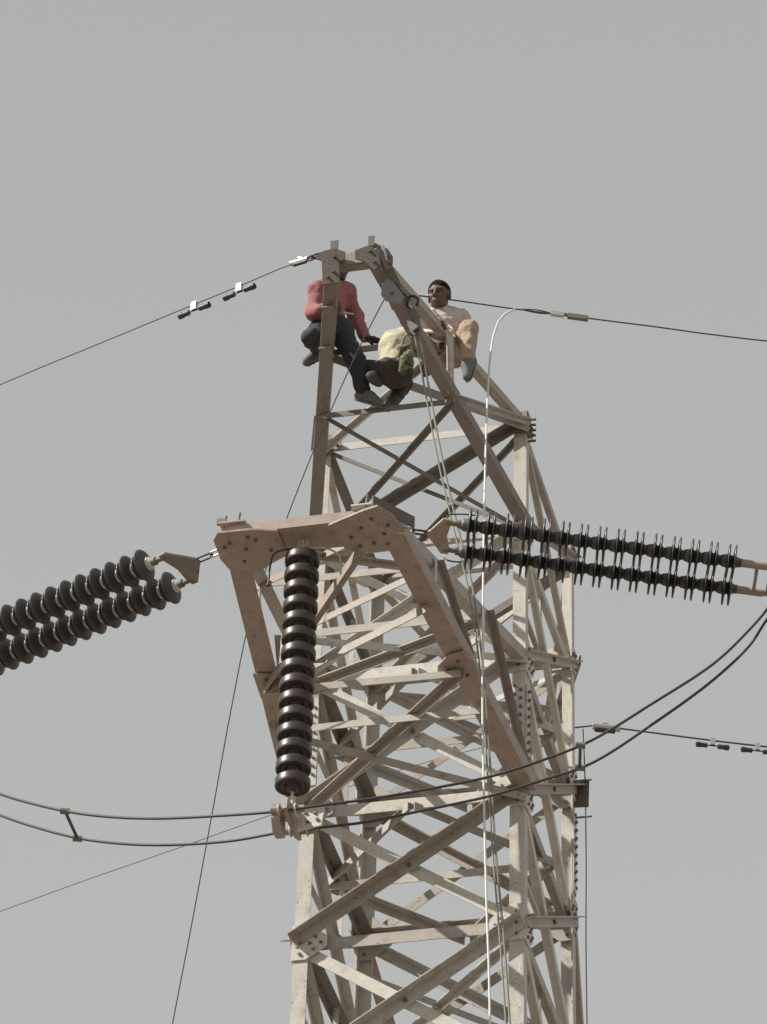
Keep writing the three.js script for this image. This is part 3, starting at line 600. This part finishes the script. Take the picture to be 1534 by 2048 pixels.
{
  const g = thing('cable_grip', 'grey come-along grip clamped on the right earth wire beside the white rope', 'clamp', [1.263, 26.895, 1.804]);
  const d = seg(ewR[5], ewR[6]);
  put(g, 'jaw', new Boxes().box(d.clone().multiplyScalar(0.04), d, V(0, 1, 0), new THREE.Vector3().crossVectors(d, V(0, 1, 0)), 0.055, 0.018, 0.016).geo(), M.galv);
  put(g, 'body', new Boxes().box(d.clone().multiplyScalar(0.21).add(V(0, -0.004, 0)), d, V(0, 1, 0), new THREE.Vector3().crossVectors(d, V(0, 1, 0)), 0.085, 0.02, 0.018).box(d.clone().multiplyScalar(0.13).add(V(0, 0.005, 0)), d, V(0, 1, 0), new THREE.Vector3().crossVectors(d, V(0, 1, 0)), 0.06, 0.01, 0.012).geo(), M.dull);
  put(g, 'loop', tube([[0, 0, 0], d.clone().multiplyScalar(-0.12).add(V(0, 0.016, 0)).toArray(), d.clone().multiplyScalar(-0.25).toArray(), d.clone().multiplyScalar(-0.12).add(V(0, -0.016, 0)).toArray(), [0, -0.005, 0]], 0.005, 30, 6), M.dark);
}
// ---------------------------------------------------------------- ropes and pulley blocks
tag(put(scene, 'rope', tube([[0.969, 26.912, 1.900], [0.872, 26.831, 1.930], [0.818, 26.599, 2.000], [0.811, 26.258, 2.100], [0.838, 25.600, 2.300], [0.909, 24.454, 2.650], [0.978, 23.292, 2.950], [1.021, 22.276, 3.100], [1.068, 21.324, 3.200], [1.121, 20.402, 3.300], [1.183, 19.312, 3.400], [1.3, 10, 3.6], [1.4, 0.01, 3.8]], 0.0085, 260, 7), M.rope), 'white rope hanging from the right earth wire down past the tower', 'rope');
const ropeA = [[0.400, 25.90, 3.03], [0.466, 25.417, 2.889], [0.567, 24.814, 2.889], [0.704, 24.122, 2.889], [0.841, 23.491, 2.889], [0.942, 22.786, 2.889], [1.008, 21.967, 2.889], [1.069, 21.082, 2.889], [1.135, 20.306, 2.889], [1.188, 19.600, 2.889], [1.265, 18.571, 2.889], [1.6, 10, 3.0], [1.9, 0.01, 3.2]];
tag(put(scene, 'rope', tube(ropeA, 0.0075, 260, 7), M.greenRope), 'left of the two greenish ropes falling from the pulley block', 'rope', 'ropes from the pulley block');
tag(put(scene, 'rope', tube(ropeA.map(([x, y, z], i) => [x + (i < 5 ? 0.034 : i < 8 ? 0.022 : 0.028), y, z - 0.01]), 0.0085, 260, 7), M.greenRope), 'right of the two greenish ropes falling from the pulley block', 'rope', 'ropes from the pulley block');
tag(put(scene, 'rope', tube([[0.217, 26.026, 3.319], [0.024, 25.670, 3.246], [-0.231, 25.191, 3.097], [-0.460, 24.727, 2.953], [-0.643, 24.317, 2.838], [-0.814, 23.932, 2.737], [-0.953, 23.549, 2.631], [-1.139, 22.932, 2.362], [-1.338, 22.234, 2.037], [-1.555, 21.489, 1.681], [-1.766, 20.779, 1.350], [-7.870, 0.010, -8.456]], 0.0045, 200, 6), M.darkRope), 'thin dark line slanting down left from the upper pulley', 'rope');
tag(put(scene, 'rope', tube([[0.444, 26.44, -3.650], [0.464, 25.888, -3.650], [0.475, 25.149, -3.650], [0.477, 24.118, -3.650], [0.487, 23.372, -3.650], [0.490, 22.138, -3.650], [0.5, 10, -3.65], [0.55, 0.01, -3.7]], 0.006, 160, 6), M.darkRope), 'thin black line hanging at the right side of the tower', 'rope');
{
  const g = thing('pulley_block', 'blue-grey pulley block hung under the peak beam', 'pulley', [0.291, 26.085, 3.345]);
  const A = V(0.85, -0.18, -0.5), B = V(0.3, 0.8, 0.5);
  const cheek = [[-0.09, 0.02], [-0.07, -0.06], [-0.02, -0.09], [0.09, -0.075], [0.10, -0.02], [0.05, 0.02], [-0.03, 0.07], [-0.08, 0.07]];
  const N = new THREE.Vector3().crossVectors(V(...[A.x, A.y, A.z]).normalize(), V(...[B.x, B.y, B.z])).normalize();
  for (const s of [-1, 1]) plate(g, 'cheek', N.clone().multiplyScalar(s * 0.026), A, B, cheek, 0.008, M.pulleyBlue, [[0.0, -0.02]], s > 0 ? 1 : -1);
  const sh = new THREE.CylinderGeometry(0.06, 0.06, 0.035, 24); sh.applyQuaternion(new THREE.Quaternion().setFromUnitVectors(V(0, 1, 0), N)); put(g, 'sheave', sh, M.dark);
  plate(g, 'hanger', [-0.01, 0.10, 0.06], [1, 0, 0], [-0.2, 0.8, 0.6], [[-0.07, -0.10], [0.09, -0.10], [0.025, 0.09], [-0.02, 0.09]], 0.012, M.dull, []);
  put(g, 'wire_tail', tube([[0.05, 0.02, -0.05], [0.06, 0.09, -0.16], [0.06, 0.22, -0.33]], 0.006, 12, 6), M.wire);
  put(g, 'shackle', tube([[-0.02, 0.16, 0.11], [-0.03, 0.24, 0.14], [-0.05, 0.33, 0.17]], 0.014, 16, 8), M.galv);
}
{
  const g = thing('pulley_block', 'grey-green pulley block tied to the arm beside the seated man', 'pulley', [0.406, 25.949, 3.088]);
  const A = V(1, 0, 0.1), B = V(-0.25, 1, 0.1);
  for (const s of [-1, 1]) plate(g, 'cheek', [0, 0, s * 0.03], A, B, [[-0.035, 0.10], [0.015, 0.11], [0.04, 0.06], [0.05, -0.02], [0.045, -0.07], [0.0, -0.10], [-0.04, -0.05], [-0.042, 0.05]], 0.010, M.pulleyGreen, [[0.0, 0.0]], s > 0 ? 1 : -1);
  put(g, 'sheave', new THREE.CylinderGeometry(0.042, 0.042, 0.04, 24).rotateX(Math.PI / 2).translate(0.01, -0.03, 0), M.dark);
  put(g, 'hook', tube([[-0.02, 0.12, 0], [-0.05, 0.17, 0.02], [-0.02, 0.23, 0.05], [0.04, 0.2, 0.04], [0.03, 0.15, 0.02]], 0.012, 24, 8), M.dark);
  put(g, 'sling', tube([[-0.03, 0.2, 0.04], [-0.08, 0.24, 0.12], [-0.1, 0.2, 0.2], [-0.06, 0.16, 0.12], [-0.02, 0.2, 0.04]], 0.009, 30, 6), M.dark);
}

// ---------------------------------------------------------------- people
// signed-distance figures meshed with surface nets
function surfaceNets(f, lo, hi, h) {
  const nx = Math.ceil((hi[0] - lo[0]) / h) + 1, ny = Math.ceil((hi[1] - lo[1]) / h) + 1, nz = Math.ceil((hi[2] - lo[2]) / h) + 1;
  const val = new Float32Array(nx * ny * nz), id = (i, j, k) => (k * ny + j) * nx + i;
  for (let k = 0; k < nz; k++) for (let j = 0; j < ny; j++) for (let i = 0; i < nx; i++) val[id(i, j, k)] = f(lo[0] + i * h, lo[1] + j * h, lo[2] + k * h);
  const vid = new Int32Array(nx * ny * nz).fill(-1), P = [], I = [];
  const E = [[0, 1], [0, 2], [0, 4], [1, 3], [1, 5], [2, 3], [2, 6], [3, 7], [4, 5], [4, 6], [5, 7], [6, 7]];
  for (let k = 0; k + 1 < nz; k++) for (let j = 0; j + 1 < ny; j++) for (let i = 0; i + 1 < nx; i++) {
    const c = []; let m = 0;
    for (let b = 0; b < 8; b++) { const v = val[id(i + (b & 1), j + (b >> 1 & 1), k + (b >> 2))]; c.push(v); if (v < 0) m |= 1 << b; }
    if (m === 0 || m === 255) continue;
    let x = 0, y = 0, z = 0, n = 0;
    for (const [a, b] of E) if ((c[a] < 0) !== (c[b] < 0)) {
      const t = c[a] / (c[a] - c[b]);
      x += (a & 1) + t * ((b & 1) - (a & 1)); y += (a >> 1 & 1) + t * ((b >> 1 & 1) - (a >> 1 & 1)); z += (a >> 2) + t * ((b >> 2) - (a >> 2)); n++;
    }
    vid[id(i, j, k)] = P.length / 3; P.push(lo[0] + (i + x / n) * h, lo[1] + (j + y / n) * h, lo[2] + (k + z / n) * h);
  }
  const quad = (a, b, c, d, flip) => { if (a < 0 || b < 0 || c < 0 || d < 0) return; if (flip) I.push(a, c, b, a, d, c); else I.push(a, b, c, a, c, d); };
  for (let k = 1; k + 1 < nz; k++) for (let j = 1; j + 1 < ny; j++) for (let i = 1; i + 1 < nx; i++) {
    const v = val[id(i, j, k)] < 0;
    if (v !== val[id(i + 1, j, k)] < 0) quad(vid[id(i, j - 1, k - 1)], vid[id(i, j, k - 1)], vid[id(i, j, k)], vid[id(i, j - 1, k)], !v);
    if (v !== val[id(i, j + 1, k)] < 0) quad(vid[id(i - 1, j, k - 1)], vid[id(i - 1, j, k)], vid[id(i, j, k)], vid[id(i, j, k - 1)], !v);
    if (v !== val[id(i, j, k + 1)] < 0) quad(vid[id(i - 1, j - 1, k)], vid[id(i, j - 1, k)], vid[id(i, j, k)], vid[id(i - 1, j, k)], !v);
  }
  const g = new THREE.BufferGeometry(); g.setAttribute('position', new THREE.Float32BufferAttribute(P, 3)); g.setIndex(I); g.computeVertexNormals();
  return g;
}
const smin = (a, b, k) => { const h = Math.max(k - Math.abs(a - b), 0) / k; return Math.min(a, b) - h * h * k * 0.25; };
function capsule(a, b, ra, rb) {                              // tapered capsule
  const dx = b[0] - a[0], dy = b[1] - a[1], dz = b[2] - a[2], dd = dx * dx + dy * dy + dz * dz || 1e-9;
  const f = (x, y, z) => { const px = x - a[0], py = y - a[1], pz = z - a[2]; const t = Math.max(0, Math.min(1, (px * dx + py * dy + pz * dz) / dd)); return Math.hypot(px - t * dx, py - t * dy, pz - t * dz) - (ra + (rb - ra) * t); };
  f.bb = [a, b, Math.max(ra, rb)]; return f;
}
const cone = (a, b, p, q) => capsule(a, b, p, q);
function ellipsoid(c, X, Yv, Z, rx, ry, rz) {
  const f = (x, y, z) => { const p = [x - c[0], y - c[1], z - c[2]]; const u = (p[0] * X[0] + p[1] * X[1] + p[2] * X[2]) / rx, v = (p[0] * Yv[0] + p[1] * Yv[1] + p[2] * Yv[2]) / ry, w = (p[0] * Z[0] + p[1] * Z[1] + p[2] * Z[2]) / rz; const k = Math.hypot(u, v, w); return (k - 1) * Math.min(rx, ry, rz); };
  f.bb = [c, c, Math.max(rx, ry, rz)]; return f;
}
const ell = (...a) => ellipsoid(...a);
function bake(parts, h, k = 0.03, wr = 0, cut) {
  const lo = [1e9, 1e9, 1e9], hi = [-1e9, -1e9, -1e9];
  for (const p of parts) { const [a, b, r] = p.bb; for (let i = 0; i < 3; i++) { lo[i] = Math.min(lo[i], a[i] - r, b[i] - r); hi[i] = Math.max(hi[i], a[i] + r, b[i] + r); } }
  for (let i = 0; i < 3; i++) { lo[i] -= 3 * h + wr * 2; hi[i] += 3 * h + wr * 2; }
  const f = (x, y, z) => {
    let d = parts[0](x, y, z); for (let i = 1; i < parts.length; i++) d = smin(d, parts[i](x, y, z), k);
    if (wr && d < 0.05) d += wr * (noise.noise(x * 17, y * 11, z * 17) * 1.2 + noise.noise(x * 38 + 5, y * 30, z * 38) * 0.7);
    if (cut) d = Math.max(d, cut(x, y, z));
    return d;
  };
  return surfaceNets(f, lo, hi, h);
}
const A3 = v => [v.x, v.y, v.z];
const lerp3 = (a, b, t) => a.map((v, i) => v + (b[i] - v) * t);
function handParts(wrist, dir, palm, side, curl) {         // palm and five fingers closing toward `palm`
  const d = V(dir).normalize(), n = V(palm).addScaledVector(d, -V(palm).dot(d)).normalize(), x = new THREE.Vector3().crossVectors(d, n);
  const w = V(wrist), out = [];
  const ls = [0.9, 1.03, 1.0, 0.8];
  for (let i = 0; i < 4; i++) {
    const b = w.clone().addScaledVector(d, 0.082).addScaledVector(x, (i - 1.5) * 0.021);
    out.push(cone(A3(w.clone().addScaledVector(x, (i - 1.5) * 0.012)), A3(b), 0.017, 0.0125));
    let p = b.clone(), a = curl * 0.6;
    for (const L of [0.042, 0.028, 0.021]) { const q = p.clone().addScaledVector(d, Math.cos(a) * L * ls[i]).addScaledVector(n, Math.sin(a) * L * ls[i]); out.push(cone(A3(p), A3(q), 0.0098, 0.0086)); p = q; a += curl; }
  }
  let p = w.clone().addScaledVector(d, 0.03).addScaledVector(x, side * 0.026);
  for (const [L, k] of [[0.042, 0.75], [0.032, 0.35]]) { const q = p.clone().addScaledVector(d, L * 0.75).addScaledVector(x, side * L * k).addScaledVector(n, L * 0.45); out.push(cone(A3(p), A3(q), 0.0125, 0.0095)); p = q; }
  return out;
}
function headParts(c, f, u) {                              // skull, face, nose, ears; returns skin parts and the frame
  const F = V(f).normalize(), U = V(u).addScaledVector(F, -V(u).dot(F)).normalize(), R = new THREE.Vector3().crossVectors(U, F);
  const hs = 1.12, P = (x, y, z) => A3(V(c).addScaledVector(R, x * hs).addScaledVector(U, y * hs).addScaledVector(F, z * hs));
  const X = A3(R), Yv = A3(U), Z = A3(F);
  const ell = (c, X, Yv, Z, a, b, d) => ellipsoid(c, X, Yv, Z, a * hs, b * hs, d * hs), cone = (a, b, p, q) => capsule(a, b, p * hs, q * hs);
  const parts = [
    ell(P(0, 0.035, -0.012), X, Yv, Z, 0.074, 0.090, 0.095),
    ell(P(0, -0.045, 0.022), X, Yv, Z, 0.058, 0.062, 0.066),
    cone(P(0, -0.092, 0.058), P(0, -0.088, 0.062), 0.020, 0.020),
    cone(P(-0.052, -0.055, 0.0), P(-0.03, -0.09, 0.045), 0.016, 0.016), cone(P(0.052, -0.055, 0.0), P(0.03, -0.09, 0.045), 0.016, 0.016),
    cone(P(0, 0.016, 0.086), P(0, -0.022, 0.104), 0.009, 0.014), cone(P(-0.014, -0.026, 0.090), P(0.014, -0.026, 0.090), 0.010, 0.010),
    cone(P(-0.045, 0.026, 0.074), P(-0.012, 0.028, 0.084), 0.010, 0.010), cone(P(0.045, 0.026, 0.074), P(0.012, 0.028, 0.084), 0.010, 0.010),
    cone(P(-0.042, -0.018, 0.062), P(-0.03, -0.024, 0.07), 0.018, 0.016), cone(P(0.042, -0.018, 0.062), P(0.03, -0.024, 0.07), 0.018, 0.016),
    cone(P(-0.020, -0.056, 0.080), P(0.020, -0.056, 0.080), 0.0075, 0.0075), cone(P(-0.016, -0.069, 0.078), P(0.016, -0.069, 0.078), 0.009, 0.009),
    ell(P(-0.079, -0.002, -0.012), X, Yv, Z, 0.010, 0.032, 0.019), ell(P(0.079, -0.002, -0.012), X, Yv, Z, 0.010, 0.032, 0.019)];
  return { parts, P, X, Yv, Z, F, U, R };
}
const cloth = (c, f = 60) => { const t = makeMap(128, (u, v) => { const k = 0.9 + tn(u, v, f, 3) * 0.2 + tn(u, v, 6, 5) * 0.16; return [k, k, k]; }); return std(c, 0.92, { map: t }); };
function boxUV(g, s = 3) {                                  // planar uv in metres so that woven maps keep their size
  const p = g.attributes.position, n = g.attributes.normal, u = new Float32Array(p.count * 2);
  for (let i = 0; i < p.count; i++) { const ax = Math.abs(n.getX(i)), az = Math.abs(n.getZ(i)); if (az >= ax) { u[2 * i] = p.getX(i) * s; } else { u[2 * i] = p.getZ(i) * s; } u[2 * i + 1] = p.getY(i) * s; }
  g.setAttribute('uv', new THREE.BufferAttribute(u, 2)); return g;
}
function person(label, J, o) {
  const g = thing('person', label, 'person', J.pelvis, 'men working on the tower');
  const Q = {}; for (const k in J) Q[k] = J[k].map((v, i) => v - J.pelvis[i]);
  const skin = std(o.skin, 0.55);
  const body = [
    cone(Q.pelvis, Q.chest, 0.10, 0.11), cone(Q.chest, Q.neck, 0.11, 0.055), cone(Q.neck, Q.head, 0.054, 0.052),
    cone(Q.shL, Q.elL, 0.047, 0.038), cone(Q.elL, Q.haL, 0.038, 0.027), cone(Q.shR, Q.elR, 0.047, 0.038), cone(Q.elR, Q.haR, 0.038, 0.027),
    cone(Q.shL, Q.neck, 0.05, 0.05), cone(Q.shR, Q.neck, 0.05, 0.05), cone(Q.shL, Q.chest, 0.05, 0.09), cone(Q.shR, Q.chest, 0.05, 0.09),
    cone(Q.hipL, Q.knL, 0.07, 0.05), cone(Q.knL, Q.anL, 0.048, 0.034), cone(Q.hipR, Q.knR, 0.07, 0.05), cone(Q.knR, Q.anR, 0.048, 0.034),
    cone(Q.pelvis, Q.hipL, 0.1, 0.08), cone(Q.pelvis, Q.hipR, 0.1, 0.08)];
  const H = headParts(Q.head, o.face, o.up ?? [0, 1, 0]);
  const geos = [bake(body, 0.013, 0.035), bake(H.parts, 0.0045, 0.016),
    bake(handParts(Q.haL, o.hL[0], o.hL[1], o.hL[2], o.hL[3]), 0.0045, 0.008), bake(handParts(Q.haR, o.hR[0], o.hR[1], o.hR[2], o.hR[3]), 0.0045, 0.008)];
  put(g, 'body', mergeGeometries(geos), skin);
  // clothing
  const e = 0.022, ub = (a, b, t) => lerp3(a, b, t);
  const hem = ub(Q.pelvis, Q.chest, -(o.hem ?? 0));
  const shirt = [cone(hem, Q.chest, 0.118, 0.135), cone(Q.chest, ub(Q.chest, Q.neck, 0.75), 0.135, 0.075),
    cone(Q.shL, ub(Q.shL, Q.elL, o.sleeve > 0.5 ? 1 : 0.8), 0.068, 0.058), cone(Q.shR, ub(Q.shR, Q.elR, o.sleeve > 0.5 ? 1 : 0.8), 0.068, 0.058),
    cone(Q.shL, ub(Q.neck, Q.shL, 0.3), 0.066, 0.064), cone(Q.shR, ub(Q.neck, Q.shR, 0.3), 0.066, 0.064), cone(Q.shL, Q.chest, 0.066, 0.12), cone(Q.shR, Q.chest, 0.066, 0.12)];
  if (o.sleeve > 0.5) { shirt.push(cone(Q.elL, ub(Q.elL, Q.haL, o.sleeveEnd ?? 0.9), 0.056, 0.044), cone(Q.elR, ub(Q.elR, Q.haR, 0.93), 0.056, 0.044)); }
  put(g, o.top, boxUV(bake(shirt, 0.011, 0.05, 0.008)), o.topMat);
  const w = o.legW ?? 1;
  const seat = Q.pelvis.map((v, i) => v - (i === 1 ? o.drop ?? 0 : 0));
  const legs = [cone(seat, Q.hipL, o.seatR ?? 0.126, 0.108), cone(seat, Q.hipR, o.seatR ?? 0.126, 0.108),
    cone(Q.hipL, Q.knL, 0.10 * w, 0.076 * w), cone(Q.knL, ub(Q.knL, Q.anL, 0.95), 0.074 * w, 0.060 * w), cone(Q.hipR, Q.knR, 0.10 * w, 0.076 * w), cone(Q.knR, ub(Q.knR, Q.anR, 0.93), 0.074 * w, 0.060 * w)];
  put(g, 'trousers', boxUV(bake(legs, 0.011, 0.045, 0.009)), o.legMat);
  // shoes, with a flat sole
  for (const s of ['L', 'R']) {
    const an = V(Q['an' + s]), to = V(Q['to' + s]), d = to.clone().sub(an), leg = an.clone().sub(V(Q['kn' + s])).normalize();
    const down = leg.clone().addScaledVector(d, -leg.dot(d) / d.lengthSq()).normalize();
    const heel = an.clone().addScaledVector(d, -0.18).addScaledVector(down, 0.03), toe = an.clone().addScaledVector(d, 1.05).addScaledVector(down, 0.035), mid_ = an.clone().addScaledVector(d, 0.4).addScaledVector(down, 0.01);
    const sp = [cone(A3(heel), A3(mid_), 0.040, 0.044), cone(A3(mid_), A3(toe), 0.046, 0.036), cone(A3(an), A3(heel), 0.042, 0.040)];
    const lim = heel.clone().addScaledVector(down, 0.028);
    const cut = (x, y, z) => (x - lim.x) * down.x + (y - lim.y) * down.y + (z - lim.z) * down.z;
    const shoe = put(g, 'shoe', boxUV(bake(sp, 0.008, 0.03, 0, cut)), o.shoeMat);
    const sole = bake([cone(A3(heel.clone().addScaledVector(down, 0.02)), A3(toe.clone().addScaledVector(down, 0.015)), 0.040, 0.040)], 0.008, 0.03, 0, (x, y, z) => Math.max(cut(x, y, z) - 0.012, -cut(x, y, z) - 0.002));
    put(shoe, 'sole', boxUV(sole), o.soleMat ?? o.shoeMat);
  }
  if (o.extra) o.extra(g, Q, H);
  return g;
}
const skinDark = col(0.115, 0.066, 0.052), skinDeep = col(0.07, 0.04, 0.034);
const hairMat = new THREE.MeshPhysicalMaterial({ color: col(0.010, 0.009, 0.009), roughness: 0.9, specularIntensity: 0.3 });
function hair(g, H, mat, low = 0.03, name = 'hair') {
  const base = ell(H.P(0, 0.042, -0.018), H.X, H.Yv, H.Z, 0.092, 0.105, 0.112);
  const cut = (x, y, z) => { const p = [x, y, z], o = H.P(0, 0, 0); const a = p.map((v, i) => v - o[i]); const yy = a[0] * H.Yv[0] + a[1] * H.Yv[1] + a[2] * H.Yv[2], zz = a[0] * H.Z[0] + a[1] * H.Z[1] + a[2] * H.Z[2]; return Math.max(-(yy - low - zz * 0.30 - 0.004)); };
  return put(g, name, boxUV(bake([base], 0.006, 0.01, 0.003, cut)), mat);
}
function eyes(g, H) { for (const s of [-1, 1]) put(g, 'eye', new THREE.SphereGeometry(0.0115, 12, 8).translate(...H.P(s * 0.028, 0.008, 0.074)), std(col(0.10, 0.08, 0.07), 0.2)); }

const P1 = { pelvis: [-0.447, 26.534, 2.415], chest: [-0.476, 26.779, 2.452], neck: [-0.439, 26.968, 2.455], head: [-0.397, 27.096, 2.476], shL: [-0.528, 26.819, 2.571], elL: [-0.550, 26.562, 2.601], haL: [-0.410, 26.465, 2.786], shR: [-0.344, 26.924, 2.373], elR: [-0.286, 26.754, 2.258], haR: [-0.188, 26.484, 2.288], hipL: [-0.514, 26.481, 2.444], knL: [-0.520, 26.207, 2.724], anL: [-0.529, 26.313, 2.411], toL: [-0.594, 26.180, 2.519], hipR: [-0.379, 26.516, 2.385], knR: [-0.223, 26.151, 2.431], anR: [-0.170, 25.876, 2.341], toR: [-0.033, 25.802, 2.353] };
const P2 = { pelvis: [0.390, 26.525, 1.944], chest: [0.389, 26.749, 1.997], neck: [0.381, 26.876, 2.029], head: [0.375, 26.975, 2.104], shL: [0.249, 26.720, 2.137], elL: [0.227, 26.524, 2.188], haL: [0.388, 26.441, 2.340], shR: [0.526, 26.833, 1.961], elR: [0.575, 26.639, 1.996], haR: [0.521, 26.419, 2.188], hipL: [0.319, 26.470, 1.997], knL: [0.305, 26.308, 2.363], anL: [0.338, 26.313, 2.106], toL: [0.291, 26.196, 2.183], hipR: [0.478, 26.474, 1.961], knR: [0.673, 26.458, 2.281], anR: [0.676, 26.120, 2.309], toR: [0.660, 25.956, 2.356] };
const P3 = { pelvis: [0.083, 26.093, 2.387], chest: [0.087, 26.303, 2.338], neck: [0.113, 26.515, 2.235], head: [0.171, 26.657, 2.174], shL: [0.049, 26.394, 2.327], elL: [0.132, 26.361, 2.192], haL: [0.182, 26.463, 2.128], shR: [0.171, 26.565, 2.131], elR: [0.194, 26.523, 2.005], haR: [0.192, 26.526, 2.071], hipL: [0.039, 26.035, 2.406], knL: [-0.164, 26.208, 2.229], anL: [-0.066, 25.968, 2.408], toL: [-0.101, 25.960, 2.487], hipR: [0.125, 26.043, 2.365], knR: [0.069, 26.192, 2.007], anR: [0.053, 25.911, 2.183], toR: [-0.009, 25.943, 2.096] };

person('man in a red sweater and dark jeans straddling the peak behind the left bar', P1, {
  skin: skinDeep, face: [0.85, -0.1, 0.5], sleeve: 1, sleeveEnd: 0.72, top: 'sweater', topMat: cloth(col(0.37, 0.145, 0.15)), legMat: cloth(col(0.045, 0.047, 0.058)), shoeMat: std(col(0.13, 0.128, 0.125), 0.8), legW: 1.0,
  hL: [[0.9, -0.3, 0.3], [0.3, 0.2, -0.9], -1, 0.9], hR: [[0.9, -0.25, -0.05], [0, -1, 0], 1, 0.35],
  extra: (g, Q, H) => { hair(g, H, hairMat); eyes(g, H); put(g, 'belt', rod(Q.hipR.map((v, i) => v + [0.02, 0.13, 0.08][i]), Q.hipR.map((v, i) => v + [0.12, 0.125, 0.04][i]), 0.008), M.galv); }
});
person('man in a pale tee and tan trousers seated on the right upper bar facing out', P2, {
  skin: skinDark, face: [-0.1, -0.22, 1], sleeve: 0, top: 'tee_shirt', topMat: cloth(col(0.66, 0.555, 0.505)), legMat: cloth(col(0.50, 0.385, 0.29)), shoeMat: std(col(0.15, 0.15, 0.15), 0.8), legW: 0.95,
  hL: [[0.9, 0.1, 0.4], [0, -0.7, 0.7], -1, 0.7], hR: [[-0.8, -0.3, 0.5], [0, -0.8, 0.5], 1, 0.8],
  extra: (g, Q, H) => {
    hair(g, H, hairMat, 0.035); eyes(g, H);
    const a = Q.anR, k = Q.knR, p = lerp3(k, a, 0.93), q = lerp3(k, a, 1.0);
    put(g, 'sock', rod(p, q, 0.046, 14), M.dark);
    put(g, 'strap', tube([[-0.10, -0.02, 0.33], [-0.04, -0.09, 0.40], [0.04, -0.115, 0.40], [0.10, -0.09, 0.34], [0.13, -0.02, 0.30], [0.10, 0.02, 0.30]], 0.016, 40, 8), std(col(0.7, 0.6, 0.53), 0.8));
  }
});
person('man in a pale yellow shirt bent over with his face hidden behind the sloping bar', P3, {
  skin: skinDark, face: [0.6, -0.3, -0.7], up: [0.3, 0.9, -0.2], sleeve: 1, hem: 0.1, drop: 0.07, seatR: 0.122, top: 'shirt', topMat: cloth(col(0.62, 0.58, 0.42)), legMat: cloth(col(0.075, 0.062, 0.058)), shoeMat: std(col(0.09, 0.085, 0.08), 0.8), legW: 0.9,
  hL: [[0.8, 0.1, 0.4], [0, -0.5, 0.8], 1, 0.7], hR: [[0.7, 0.1, 0.5], [0, -0.5, 0.8], -1, 0.7],
  extra: (g, Q, H) => {
    hair(g, H, std(col(0.13, 0.14, 0.12), 0.9), 0.0, 'hood');
    const green = std(col(0.17, 0.175, 0.10), 0.9);
    put(g, 'harness_strap', tube([Q.shL.map((v, i) => v + [0.07, 0.03, 0.05][i]), [0.10, 0.08, 0.10], [0.11, 0.0, 0.10], [0.05, -0.05, 0.11]], 0.016, 30, 8), green);
  }
});
{ // tool pouch hanging from the harness of the man in the yellow shirt
  const g = thing('tool_bag', 'mottled green tool bag hanging beside the man in the yellow shirt', 'bag', [0.205, 26.10, 2.52]);
  const mott = makeMap(128, (u, v) => { const k = tn(u, v, 7, 4) + 0.4 * tn(u, v, 22, 2); const a = k > 0.1 ? 0.60 : k > -0.14 ? 0.46 : 0.30; return [a, a * 1.0, a * 0.78]; });
  const bagM = std(col(0.8, 0.8, 0.8), 0.9, { map: mott });
  put(g, 'bag', boxUV(bake([cone([0.0, 0.05, 0], [0.01, -0.10, 0.0], 0.030, 0.045), cone([0.01, -0.08, 0.02], [-0.015, -0.17, 0.01], 0.048, 0.034), cone([0.03, -0.02, 0], [0.04, -0.12, -0.01], 0.022, 0.03)], 0.008, 0.03, 0.014), 5), bagM);
  put(g, 'flap', boxUV(bake([cone([-0.05, 0.03, 0.03], [0.03, 0.045, 0.03], 0.014, 0.02), cone([-0.03, 0.03, 0.03], [-0.045, -0.05, 0.035], 0.014, 0.01)], 0.007, 0.02, 0.006), 5), std(col(0.16, 0.165, 0.10), 0.9));
  put(g, 'handle', tube([[-0.03, 0.02, 0.02], [0, 0.12, 0.05], [0.05, 0.15, 0.06]], 0.009, 20, 6), M.greenRope);
}

renderer.render(scene, camera);
